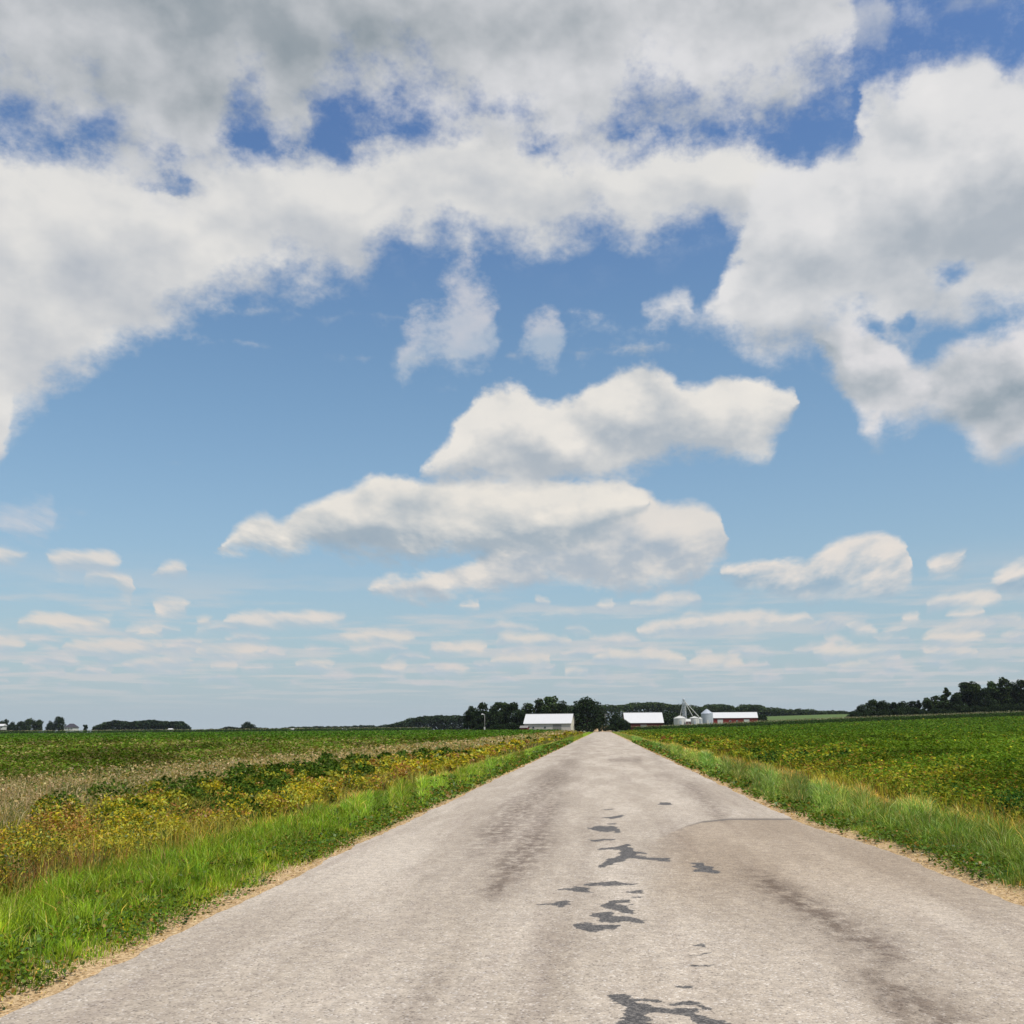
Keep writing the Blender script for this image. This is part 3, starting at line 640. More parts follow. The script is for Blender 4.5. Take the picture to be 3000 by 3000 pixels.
def left_bushes():
    # dark broad-leaved volunteers standing in a patchy row
    P = scatter(lambda y: (-12.4, -6.3), 12, 190, 3.0, 60, 4000)
    cx = 8.9+1.1*(fbm(P[:,1]*.12, P[:,1]*0+2)-.5)*2
    k = (np.abs(-P[:,0]-cx) < 1.3+.5*rng.normal(size=len(P))) & ((fbm(P[:,0]*.25+7, P[:,1]*.10+1, 3) > .42) | ((P[:,1] > 16) & (P[:,1] < 36) & (rng.random(len(P)) < .75))) & (P[:,1] > 17.5) & (rng.random(len(P)) < 1-.93*sstep(38, 60, P[:,1]))
    k &= (np.abs(P[:,0]) < .475*P[:,1]+.3*rng.normal(size=len(P))) | (rng.random(len(P)) < .05)
    P = P[k]; n = len(P); H = rng.uniform(.35, .72, n)*(1-.3*sstep(40, 120, P[:,1])); R = rng.uniform(.28, .55, n)
    nl = np.clip((520*(16/np.maximum(P[:,1],16))**1.3), 50, 520).astype(int)
    kind = rng.random(n)
    def colf(idx, q):
        c = pick([(.050,.092,.013),(.068,.118,.016),(.036,.068,.011),(.12,.16,.025)], [3,3,2,1], len(idx))
        y = pick([(.30,.27,.03),(.17,.19,.03)], [1,1], len(idx)); k = kind[idx] > .84; c[k] = y[k]; return c
    return [clumps(P, H, R, nl, .050*np.maximum(1, P[:,1]/20), colf, .55, 1.35)]
emit('leafy_weeds', left_bushes(), M_LEAF, 'dark green broad leaved weeds standing in the tan grass', 'weeds')

def crop(side):
    parts = []
    if side < 0: xf = lambda y: (max(-.64*y-6, -520), -14.5)
    else: xf = lambda y: (6.6, min(.47*y+6, 420))
    y1 = 640 if side < 0 else 405
    P = scatter(xf, 14 if side > 0 else 20, y1, 330, 26, 42000)
    ax = np.abs(P[:, 0])
    if side < 0:
        e = 16.6+2.4*(fbm(P[:,1]*.10+4, P[:,1]*0)-.5)*2; k = rng.random(len(P)) < sstep(e-1.6, e+1.2, ax)
    else:
        k = rng.random(len(P)) < .25+.75*sstep(6.2, 9, ax)
    P = P[k]; ax = ax[k]; n = len(P); L = lod(P, 26)
    und = fbm(P[:,0]*.45, P[:,1]*.3, 4); und2 = fbm(P[:,0]*1.7, P[:,1]*1.7, 2)
    top = (.30 + .62*und + .34*(und2-.5))
    if side > 0: top = top*(.55+.45*sstep(6.5, 9, ax))
    z = terrain(P[:,0], P[:,1]) + top*rng.random(n)**.45
    c = pick([(.092,.155,.014),(.076,.132,.013),(.128,.190,.020),(.056,.096,.014)], [4,3,2,2], n, .14)
    f = fbm(P[:,0]*.12+20, P[:,1]*.05+3, 4); f2 = fbm(P[:,0]*.8+2, P[:,1]*.35+31, 4)
    if side < 0:
        nearf = 1-sstep(50, 150, P[:,1])
        pr = .10+nearf*(.38+.40*sstep(.42, .62, f2))+.12*sstep(.5,.7,f)
        o = pick([(.15,.15,.035),(.19,.16,.06),(.23,.18,.08),(.11,.14,.025)], [3,2.4,1.4,3], n)
    else:
        edge = 1-sstep(7.5, 10.5+8*f, ax)
        pr = .05+.60*edge+.06*sstep(.50, .68, f2)*(1-sstep(60,160,P[:,1]))
        o = pick([(.30,.27,.02),(.22,.22,.025),(.26,.15,.035),(.18,.09,.03),(.16,.18,.03)], [3,3,1.3,.7,2.5], n)
    patch_ = sstep(.46, .60, f2)
    k = rng.random(n) < pr*(.45+1.1*patch_); c[k] = o[k]
    f3 = fbm(P[:,0]*.33+50, P[:,1]*.20+13, 4)
    fr_ = sstep(80, 160, P[:,1]); tint = (.86+.30*f)*((.62+.85*sstep(.28, .72, f3))*(1-fr_)+1.0*fr_); c = c*tint[:, None]
    c[:, 0] *= 1-(.22 if side < 0 else .10)*sstep(80, 200, P[:,1])
    parts.append(leaves(np.column_stack([P, z]), .056*L**.88*rng.uniform(.6, 1.4, n), c, 1.1, 1.25))
    if side > 0:
        # thin yellow and rusty grasses between verge and crop
        G = scatter(lambda y: (5.6, 13.5), 10, 380, 300, 15, 30000)
        k = rng.random(len(G)) < sstep(5.7, 6.6, G[:,0]+.6*(fbm(G[:,1]*.5, G[:,0]*0)-.5))*(1-sstep(9, 13.5, G[:,0]))*(.25+.75*sstep(.4,.6,fbm(G[:,0]*.6+5, G[:,1]*.3, 3)))
        G = G[k]; n = len(G)
        cc = pick([(.40,.35,.04),(.48,.40,.06),(.32,.18,.05),(.17,.21,.04),(.18,.10,.04)], [3,2.4,1.3,3,.7], n)
        parts.append(blades('', G, rng.uniform(.2, .55, n), .010*lod(G, 15)*rng.uniform(.6, 1.4, n), cc, .5))
        # leafy yellow-green weeds
        P = scatter(lambda y: (6.6, 14), 15, 150, 1.5, 60, 4000)
        k = (fbm(P[:,0]*.3+2, P[:,1]*.12+9, 3) > .44) & (P[:,0] < 13.5); P = P[k]; n = len(P); kind = rng.random(n)
        def colf(idx, q):
            c = pick([(.26,.27,.025),(.17,.22,.03),(.35,.31,.03)], [2,3,1], len(idx))
            g = pick([(.06,.12,.02),(.04,.09,.02)], [1,1], len(idx)); k = kind[idx] > .55; c[k] = g[k]
            r = pick([(.20,.08,.03),(.28,.15,.05)], [1,1], len(idx)); k = kind[idx] > .93; c[k] = r[k]; return c
        nl = np.clip((300*(18/np.maximum(P[:,1],18))**1.3), 40, 300).astype(int)
        parts.append(clumps(P, rng.uniform(.3, .7, n), rng.uniform(.25, .5, n), nl, .045*np.maximum(1, P[:,1]/20), colf, .6, 1.35))
    return parts
emit('crop_field', crop(-1), M_LEAF, 'low green bean crop filling the wide field left of the road', 'crop')
emit('crop_field', crop(1), M_LEAF, 'low green bean crop with yellow weeds filling the field right of the road', 'crop')

# --- corn standing beyond the low crops
def corn(name, A, B, depth, label, hgt=2.3, rows=6, step=.42, wf=1.0):
    A = np.array(A, float); B = np.array(B, float); Lg = np.linalg.norm(B-A); u = (B-A)/Lg; nr = np.array([-u[1], u[0]])
    if nr[1] < 0: nr = -nr
    parts = []
    n = int(Lg/step)
    rws = np.linspace(0, 1, rows)**1.5*depth
    P = np.concatenate([A+u*(np.arange(n)*step+rng.uniform(-.15,.15,n))[:, None]+nr*r for r in rws]); P += rng.normal(size=P.shape)*.08
    n = len(P); h = hgt*(1+.05*rng.normal(size=n))*(.94+.12*fbm(P[:,0]*.03, P[:,1]*.03))
    # stalks, arching leaves, tassels
    S_ = blades('', P, h*.95, np.full(n, .10*wf), pick([(.05,.09,.02)], [1], n), .03)
    k = 5; idx = np.repeat(np.arange(n), k); N = len(idx); zf = rng.uniform(.15, .88, N)
    z = terrain(P[idx,0], P[idx,1]) + h[idx]*zf
    c = pick([(.045,.085,.020),(.060,.105,.024),(.035,.065,.018)], [3,2,2], N)
    ctr = np.column_stack([P[idx] + rng.normal(size=(N, 2))*.22, z])
    Lf = leaves(ctr, rng.uniform(.16, .30, N)*wf, c, .2, 3.0)
    T = leaves(np.column_stack([P, terrain(P[:,0], P[:,1])+h*1.0]), rng.uniform(.13, .22, n)*wf, pick([(.34,.31,.20),(.28,.27,.15)], [1,1], n), 0.0, 1.8)
    return emit(name, [S_, Lf, T], M_LEAF, label, 'corn')
corn('corn_field', (13.0, 407), (215, 420), 26, 'strip of tall tasselled corn across the far edge of the right field', 1.95, wf=1.3)
corn('corn_field', (-400, 640), (-110, 655), 30, 'low dark line of corn along the far edge of the left field', 2.6, rows=4, step=.7, wf=1.9)

# ------------------------------------------------------------------ trees
def tree_crown(seed, shape, nl=4600, ls=.42, cols=None):
    """unit-size tree: height 1, crown radius about .5, returns leaf parts and lobes"""
    r = np.random.default_rng(seed); lobes = []
    if shape == 'round':
        for i in range(16):
            th = r.uniform(0, 6.283); ph = r.random(); rr = .34*math.sqrt(1-ph**1.6)*r.uniform(.6, 1.1)
            lobes.append((math.cos(th)*rr, math.sin(th)*rr, .34+.46*ph, r.uniform(.13, .20)))
        for i in range(14):
            th = r.uniform(0, 6.283); lobes.append((math.cos(th)*.30, math.sin(th)*.30, r.uniform(.12, .45), r.uniform(.13, .19)))
        lobes.append((0, 0, .55, .30)); lobes.append((r.uniform(-.08,.08), 0, .84, .15))
    elif shape == 'tall':
        for i in range(20):
            th = r.uniform(0, 6.283); ph = r.random(); rr = .30*(1-.6*ph)*r.uniform(.4, 1.2)
            lobes.append((math.cos(th)*rr, math.sin(th)*rr, .15+.74*ph, r.uniform(.11, .17)*(1.15-.4*ph)))
        lobes.append((0, 0, .5, .22)); lobes.append((0, 0, .76, .15)); lobes.append((0, 0, .88, .11))
    elif shape == 'cone':
        for i in range(26):
            ph = i/26; th = r.uniform(0, 6.283); rr = .34*(1-ph)*r.uniform(.5, 1.1)
            lobes.append((math.cos(th)*rr, math.sin(th)*rr, .12+.82*ph, .14*(1-.72*ph)))
    elif shape == 'open':
        for i in range(22):
            th = r.uniform(0, 6.283); ph = r.random(); rr = .40*r.uniform(.2, 1.0)*(1-.4*ph)
            lobes.append((math.cos(th)*rr, math.sin(th)*rr, .20+.70*ph, r.uniform(.10, .15)))
        lobes.append((0, 0, .6, .16)); lobes.append((.05, 0, .88, .11))
    else:  # bush
        for i in range(14):
            th = r.uniform(0, 6.283); ph = r.random(); rr = .36*r.uniform(.3, 1.0)
            lobes.append((math.cos(th)*rr, math.sin(th)*rr, .12+.62*ph*(1-rr), r.uniform(.16, .25)))
    lo = np.array(lobes); wts = lo[:, 3]**2; idx = r.choice(len(lo), nl, p=wts/wts.sum())
    d = r.normal(size=(nl, 3)); d /= np.linalg.norm(d, axis=1)[:, None]
    rad = lo[idx, 3]*(1-.45*r.random(nl)**2.2)*(1+.18*r.normal(size=nl)*.5)
    ctr = lo[idx, :3] + d*rad[:, None]*np.array([1, 1, .85]); ctr[:, 2] = np.clip(ctr[:, 2], .04, 1.02)
    shade = r.uniform(.75, 1.25, len(lo))[idx]
    return ctr, shade, lo
CROWNC = {'dark': [(.029,.045,.019),(.021,.035,.017),(.038,.056,.022)], 'mid': [(.042,.062,.022),(.032,.050,.019),(.054,.076,.025)], 'light': [(.060,.092,.035),(.048,.076,.028),(.075,.11,.04)]}
def limb_mesh(segs):
    V, F, S = [], [], []
    for (p, q, r0, r1) in segs:
        p = np.array(p, float); q = np.array(q, float); ax = _n(q-p); u = _n(np.cross(ax, [.3,.9,.1])); v = np.cross(ax, u); b = sum(len(x) for x in V)
        for c, rr in ((p, r0), (q, r1)):
            V.append(np.array([c+rr*(math.cos(a)*u+math.sin(a)*v) for a in np.linspace(0, 2*np.pi, 8, endpoint=False)]))
        for i in range(7+1):
            F += [b+i, b+(i+1) % 8, b+8+(i+1) % 8, b+8+i]; S.append(4)
    return np.concatenate(V), F, S
PROTO = {}
def proto(kind, tone, v):
    key = (kind, tone, v)
    if key in PROTO: return PROTO[key]
    ctr, shade, lo = tree_crown(hash((kind, v)) % 1000 if False else {'round':1,'tall':2,'cone':3,'open':4,'bush':5}[kind]*10+v, kind)
    n = len(ctr); c = pick(CROWNC[tone], [3,3,1.5], n, .25)*shade[:, None]
    V, F, S, Cc = leaves(ctr, np.full(n, .040)*rng.uniform(.6, 1.5, n), c, .35, 1.3)
    cr = new_mesh('crown', V, F, S, [M_CROWN], attrs={'col': Cc}).data
    segs = [((0,0,-.02), (0.005,0,.25), .028, .020), ((0.005,0,.25), (0,.01,.6), .020, .009)]
    for L_ in lo[:7]: segs.append(((0,0,.18+.2*random.random()), (L_[0]*.8, L_[1]*.8, max(L_[2], .25)), .011, .004))
    V, F, S = limb_mesh(segs); tr = new_mesh('trunk', V, F, S, [M_BARK], smooth=True).data
    for o in [o for o in C.objects if o.data in (cr, tr)]: bpy.data.objects.remove(o)
    PROTO[key] = (cr, tr); return PROTO[key]
def place_tree(px, top, wpx, depth, kind, tone, label, group=None, name='tree', v=0, sink=0.0, cat='tree'):
    p = at(px, 2130, depth); zb = float(terrain(p[0], depth)) - sink; zt = at(px, top, depth)[2]
    H = max(zt-zb, 1.0); Wd = wpx/3000*depth
    cr, tr = proto(kind, tone, v)
    e = bpy.data.objects.new(name, None); C.objects.link(e); e.location = (p[0], depth, zb); e.empty_display_size = 1
    e.rotation_euler = (0, 0, random.uniform(0, 6.28))
    wr = {'round': .84, 'tall': .56, 'cone': .56, 'open': .78, 'bush': .95}[kind]
    for nm, me in (('trunk', tr), ('crown', cr)):
        o = bpy.data.objects.new(nm, me); C.objects.link(o); o.parent = e; o.scale = (Wd/wr, Wd/wr, H)
    return tag(e, label, cat, group)

G1 = 'trees around the left farmyard'
for a in [
 (1381,2068,34,415,'open','dark','outermost low open tree at the left end of the left farmyard trees',1),
 (1415,2056,46,420,'tall','dark','peaked dark tree right behind the pale yard light pole',0),
 (1446,2064,44,425,'round','dark','rounded dark tree just right of the yard light pole',1),
 (1470,2055,52,432,'open','mid','green topped tree, second crown right of the yard light pole',0),
 (1502,2054,50,430,'round','dark','dome topped dark tree midway between light pole and pale barn',2),
 (1524,2074,44,418,'round','dark','lower dark tree touching the left end of the pale barn',0),
 (1545,2057,46,436,'tall','mid','upright green tree over the left corner of the pale barn roof',1),
 (1588,2047,52,440,'open','mid','loose green tree rising behind the middle of the pale barn roof',2),
 (1616,2038,46,446,'tall','light','tallest lighter green tree behind the pale barn roof',2),
 (1648,2050,54,442,'round','dark','dark tree behind the right end of the pale barn roof',1),
 (1720,2036,92,408,'round','dark','large dark round tree left of the road end, beside the pale barn',0),
 (1757,2078,50,424,'round','dark','lower dark tree overhanging the end of the road from the left',2),
 (1805,2090,46,424,'round','dark','small dark tree at the right side of the road end',1),
 (1832,2098,40,428,'bush','dark','dark bushy tree at the left end of the nearer red barn',0)]:
    place_tree(a[0], a[1], a[2]*(1.3 if a[0] < 1700 else 1.0), a[3], a[4], a[5], a[6], G1 if a[0] < 1700 else 'trees by the road end', v=a[7])
for a in [(1405,2116,40,405,'dark shrub at the foot of the trees left of the light pole',0),(1455,2112,56,410,'low dark shrub right of the light pole foot',1),(1500,2110,60,414,'wide low shrub in the shade between light pole and barn',0),
          (1795,2116,34,418,'low shrub beside the right edge of the road end',1)]:
    place_tree(a[0], a[1], a[2], a[3], 'bush', 'dark', a[4], 'shrubs under the farm trees', 'shrub', a[5], cat='shrub')
G2 = 'trees of the wood at the right edge'
R = [(2507,2074,34,470,'bush','dark',"lowest tree at the left tip of the right hand wood",0),(2530,2062,40,474,'round','dark','second low tree from the left tip of the right hand wood',1),
 (2562,2047,44,478,'round','mid','rounded green tree at the first crest of the right hand wood',2),(2592,2049,44,476,'round','dark','dark tree just right of the first crest of the wood',0),
 (2622,2057,40,474,'open','dark','slightly dipped tree between the two low crests of the wood',1),(2650,2052,44,478,'round','dark','dark rounded tree at the second crest of the wood',1),
 (2680,2052,40,480,'tall','dark','narrow tree beside the second crest of the wood',1),(2697,2048,30,476,'cone','dark','small pointed tree at the right of the second crest',1),
 (2724,2043,34,486,'open','light','thin wispy tree at the dip in the middle of the wood',2),(2752,2036,44,480,'tall','mid','tree on the rising flank just left of the pointed spruce',0),
 (2781,2010,46,476,'cone','mid','pointed spruce like tree standing out of the wood',0),(2808,2030,40,474,'tall','dark','dark tree in the notch right of the pointed spruce',1),
 (2843,1995,54,482,'tall','dark','tall dark tree right of the notch in the wood',2),(2869,2000,46,478,'open','mid','tall loose tree behind the dark one right of the notch',0),
 (2893,2012,46,474,'round','dark','broad tree filling the gap between the two tallest crests',2),(2921,1995,54,484,'open','light','tall open crowned tree with sky showing through it',1),
 (2952,1982,48,478,'tall','mid','tallest tree of the wood near the right edge',0),(2980,1993,46,482,'round','dark','tall dark tree next to the tallest, by the right edge',0),(3006,1990,50,476,'tall','dark','tree cut by the right edge of the view',2)]
for a in R: place_tree(a[0], a[1], a[2]*1.15, a[3], a[4], a[5], a[6], G2, v=a[7])
low = 'low dark undergrowth bush in the row before the right hand wood'
for i, px in enumerate(range(2505, 3030, 30)):
    place_tree(px, 2076-(px-2500)*.05+random.uniform(-5, 5), 46, 463, 'bush', 'dark', low, 'undergrowth in front of the right wood', 'shrub', i % 2, cat='shrub')
G3 = 'far trees at the left edge'
for a in [(6,2109,30,880,'round','dark','far tree at the very left edge above the white shed',0),(16,2105,18,885,'tall','dark','slim far tree just right of the white shed',1),(36,2113,30,880,'round','dark','low far tree between the white shed and the broad green tree',1),
 (60,2111,28,885,'round','dark','low far tree touching the broad green tree',2),(87,2102,42,880,'round','mid','broad taller green tree in the far left row',0),(114,2108,30,880,'open','mid','tree at the right end of the far left row, before the gap',1),
 (146,2110,24,880,'round','dark','small tree right of the gap, leaning on the round tree',1),(172,2097,38,880,'round','dark','tall round tree left of the dark hipped roof',2),(251,2122,16,890,'open','dark','tiny lone tree between the hipped roof house and the long wood',0),
 (668,2124,60,1000,'bush','dark','low spreading clump of trees left of the round pair on the horizon',0),(725,2113,44,990,'round','dark','rounded tree standing above the low horizon hedge',1)]:
    place_tree(a[0], a[1], a[2]*1.1, a[3], a[4], a[5], a[6], G3 if a[0] < 300 else None, v=a[7])

def wood(prof, depth, thick, label, tone='dark', ls=1.0, low=0.0, kind='distant_wood', dens=1.0):
    """far wood that reads as one mass: many rounded crowns made of leaf clumps"""
    parts = []; pts = np.array(prof, float); x = pts[0,0]
    while x < pts[-1,0]:
        for row in range(3):
            D = depth+thick*row/2*rng.uniform(.8, 1.2)
            top = np.interp(x, pts[:,0], pts[:,1]) + rng.uniform(0, 5) + (2-row)*2.5*low
            p = at(x, 2130, D); zb = float(terrain(p[0], D)); zt = at(x, top, D)[2]; H = max(zt-zb, 2.0); Rr = min(rng.uniform(4, 6.5), H*.6)
            n = int((260 if row < 2 else 160)*dens)
            d = rng.normal(size=(n, 3)); d /= np.linalg.norm(d, axis=1)[:, None]; d[:, 2] = np.abs(d[:, 2])
            hh = rng.random(n)
            body = rng.random(n) < .45
            cz = np.where(body, zb+H*hh*.8, zt-Rr*.8+d[:,2]*Rr*.8)
            cx = p[0]+d[:,0]*Rr*(1+.15*rng.normal(size=n)); cy = D+d[:,1]*Rr
            c = pick(CROWNC[tone], [3,3,1.5], n, .25)*rng.uniform(.8, 1.3)
            parts.append(leaves(np.column_stack([cx, cy, cz]), rng.uniform(.8, 1.8, n)*ls, c, .35, 1.2))
        x += rng.uniform(3.0, 5.5)/depth*3000*.8
    return emit(kind, parts, M_CROWN, label, 'wood')
wood([(287,2124),(300,2120),(320,2112),(345,2109),(370,2114),(400,2112),(430,2108),(450,2107),(475,2112),(500,2114),(522,2111),(538,2118),(550,2130)], 940, 60, 'long dark wood on the horizon of the left field')
wood([(550,2138),(600,2136),(660,2132),(745,2130),(800,2134),(850,2129),(950,2127),(1010,2127),(1050,2124),(1100,2125),(1150,2121)], 1300, 40, 'thin dark hedge line along the horizon left of centre', ls=.9)
wood([(1150,2120),(1180,2112),(1200,2104),(1230,2098),(1280,2095),(1340,2094),(1400,2095),(1470,2096)], 900, 50, 'flat topped dark wood left of the farmyard', low=.4)
wood([(1640,2064),(1720,2066),(1790,2062),(1830,2063),(1850,2058),(1880,2056),(1920,2055),(1950,2058),(1990,2062),(2030,2066),(2060,2070)], 1000, 90, 'wooded ridge behind the red barns, nearer part', 'mid', low=1.0)
wood([(2050,2070),(2072,2064),(2100,2062),(2140,2063),(2150,2070),(2165,2072),(2172,2062),(2200,2060),(2220,2062),(2240,2068),(2270,2072),(2320,2076),(2370,2076),(2400,2079),(2440,2080),(2490,2082),(2530,2084)], 1060, 60, 'wooded ridge falling away to the right behind the long red barn', 'mid', low=1.0)
wood([(1850,2092),(1900,2090),(1950,2085),(1985,2088),(2030,2094),(2080,2090),(2120,2086),(2200,2084),(2240,2096)], 560, 20, 'darker trees directly behind the barns and grain bins', 'dark', ls=.7, low=.5)

# ------------------------------------------------------------------ buildings
M_WHITE_ROOF = mat('white_metal_roof', (.57,.56,.545), .6, noise=.5, amt=.05)
M_PALE_WALL = mat('pale_wall', (.52,.47,.42), .8, noise=.6, amt=.15)
M_CREAM_WALL = mat('cream_wall', (.62,.58,.46), .8, noise=.6, amt=.1)
M_RED = mat('red_wall', (.22,.035,.030), .75, noise=.8, amt=.2)
M_DKRED = mat('dark_red', (.11,.02,.018), .8, noise=.8, amt=.2)
M_STEEL = mat('galvanised_steel', (.42,.45,.48), .55, .2, noise=.7, amt=.08)
M_WHITE = mat('white_paint', (.55,.54,.50), .5, noise=.7, amt=.05)
M_GLASS = mat('window_glass', (.03,.035,.04), .15)
M_DARKROOF = mat('dark_shingles', (.05,.045,.055), .9, noise=2, amt=.3)
M_GREY = mat('weathered_wood', (.22,.205,.19), .9, noise=2, amt=.3)
M_CONC = mat('concrete', (.38,.37,.34), .9, noise=1, amt=.15)

class MB:
    def __init__(s): s.V = []; s.F = []
    def box(s, x0, x1, y0, y1, z0, z1):
        b = len(s.V); s.V += [(x,y,z) for z in (z0,z1) for y in (y0,y1) for x in (x0,x1)]
        s.F += [[b,b+2,b+3,b+1],[b+4,b+5,b+7,b+6],[b,b+1,b+5,b+4],[b+2,b+6,b+7,b+3],[b,b+4,b+6,b+2],[b+1,b+3,b+7,b+5]]; return s
    def poly(s, pts): b = len(s.V); s.V += list(pts); s.F.append(list(range(b, b+len(pts)))); return s
    def prism(s, prof, x0, x1):
        """profile in (y,z), extruded along x"""
        b = len(s.V); n = len(prof); s.V += [(x0,y,z) for y,z in prof]+[(x1,y,z) for y,z in prof]
        s.F += [[b+i, b+(i+1)%n, b+n+(i+1)%n, b+n+i] for i in range(n)]; s.F += [list(range(b+n-1, b-1, -1)), list(range(b+n, b+2*n))]; return s
    def ring(s, prof, n=28, cx=0, cy=0):
        """lathe of (r,z)"""
        b = len(s.V)
        for r, z in prof: s.V += [(cx+r*math.cos(2*math.pi*i/n), cy+r*math.sin(2*math.pi*i/n), z) for i in range(n)]
        for k in range(len(prof)-1):
            for i in range(n): s.F.append([b+k*n+i, b+k*n+(i+1)%n, b+(k+1)*n+(i+1)%n, b+(k+1)*n+i])
        s.F.append(list(range(b+n-1, b-1, -1))); s.F.append([b+(len(prof)-1)*n+i for i in range(n)]); return s
    def tube(s, p, q, r, n=8):
        p = np.array(p, float); q = np.array(q, float); ax = _n(q-p); u = _n(np.cross(ax, [.31,.92,.17])); v = np.cross(ax, u); b = len(s.V)
        for c in (p, q): s.V += [tuple(c+r*(math.cos(a)*u+math.sin(a)*v)) for a in np.linspace(0, 2*np.pi, n, endpoint=False)]
        s.F += [[b+i, b+(i+1)%n, b+n+(i+1)%n, b+n+i] for i in range(n)]+[list(range(b+n-1, b-1, -1)), list(range(b+n, b+2*n))]; return s
    def build(s, name, mt, parent=None, smooth=False):
        me = bpy.data.meshes.new(name); me.from_pydata(s.V, [], s.F); me.materials.append(mt); me.update()
        if smooth: me.polygons.foreach_set('use_smooth', [True]*len(me.polygons))
        o = bpy.data.objects.new(name, me); C.objects.link(o); o.parent = parent; return o
def empty(name, loc, rz=0): 
    e = bpy.data.objects.new(name, None); C.objects.link(e); e.location = loc; e.rotation_euler = (0,0,rz); return e

def barn(name, px0, px1, depth, ridge_py, eave_py, base_z, halfw, rz, wallm, endm, label, cat='barn', doors=(), wins=(), roofm=None, peak=0.0):
    """long side faces the camera; local x along the ridge"""
    pc = at((px0+px1)/2, 2130, depth); L = (px1-px0)/3000*depth/math.cos(rz)
    zr = at(px0, ridge_py, depth+halfw)[2]-base_z; ze = at(px0, eave_py, depth)[2]-base_z
    e = empty(name, (pc[0], depth+halfw, base_z), rz); h = L/2; hw = halfw
    # front and back walls, gable ends as separate-material mesh
    MB().box(-h, h, -hw, -hw+.2, -.8, ze).build('side_wall', wallm, e); MB().box(-h, h, hw-.2, hw, -.8, ze).build('side_wall', wallm, e)
    for x0, x1 in ((-h+.003, -h+.2), (h-.2, h-.003)):
        g = MB(); g.prism([(-hw+.203,-.8),(hw-.203,-.8),(hw-.203,ze),(0,zr-.06),(-hw+.203,ze)], x0+(0 if x0 < 0 else .006), x1+(-.006 if x0 < 0 else .006)); g.build('gable_wall', endm, e)
    ov = .35; k = (zr-ze)/hw; r = MB()
    r.prism([(-hw-ov, ze-k*ov+.02), (0, zr+.02), (hw+ov, ze-k*ov+.02), (hw+ov, ze-k*ov+.12), (0, zr+.14), (-hw-ov, ze-k*ov+.12)], -h-.3, h+.3)
    for i in range(int(2*h/1.2)):          # standing seams of the metal sheets
        x = -h+.6+i*1.2
        r.prism([(-hw-ov, ze-k*ov+.121), (0, zr+.141), (0, zr+.175), (-hw-ov, ze-k*ov+.155)], x-.02, x+.02)
    ro = r.build('roof', roofm or M_WHITE_ROOF, e)
    MB().box(-h-.3, h+.3, -.14, .14, zr+.10, zr+.20).build('ridge_cap', roofm or M_WHITE_ROOF, ro)
    for (f0, f1, z1) in doors:
        d = MB().box(-h+f0*L, -h+f1*L, -hw-.06, -hw-.003, -.5, z1).build('door', M_WHITE if wallm is M_RED else M_GREY, e)
        MB().box(-h+f0*L-.1, -h+f1*L+.1, -hw-.12, -hw-.061, z1, z1+.12).build('door_track', M_GREY, d)
    for (f, z0, wd, ht) in wins:
        wn_ = MB().box(-h+f*L-wd/2, -h+f*L+wd/2, -hw-.07, -hw-.003, z0, z0+ht).build('window', M_WHITE, e)
        MB().box(-h+f*L-wd/2+.1, -h+f*L+wd/2-.1, -hw-.09, -hw-.071, z0+.1, z0+ht-.1).build('pane', M_GLASS, wn_)
    return tag(e, label, cat)
zb = float(terrain(-20, 402))
barn('barn', 1541, 1676, 398, 2093, 2119, zb, 4.6, math.radians(-8), M_PALE_WALL, M_CREAM_WALL, 'pale walled barn with bright white metal roof left of the road end', doors=((.62,.80,2.5),), wins=((.2,1.2,.9,.8),(.45,1.2,.9,.8)))
b2 = barn('shed', 1526, 1546, 394, 2127, 2132, zb, 1.6, math.radians(-8), M_RED, M_RED, 'low reddish lean-to shed at the left end of the pale barn', 'shed', roofm=M_GREY)
pz = at(1888, 2122, 432)
barn('barn', 1832, 1939, 432, 2089, 2117, at(1888,2134,432)[2], 5.2, math.radians(4), M_DKRED, M_RED, 'red barn whose large white roof comes almost down to the corn', doors=((.40,.56,1.4),))
barn('barn', 2092, 2218, 520, 2088, 2103, at(2150,2121,520)[2], 4.2, math.radians(-3), M_RED, M_DKRED, 'long low red barn with white roof beside the grey grain bin', doors=((.12,.24,2.2),(.7,.82,2.2)), wins=((.4,1.0,.9,.7),(.55,1.0,.9,.7)))

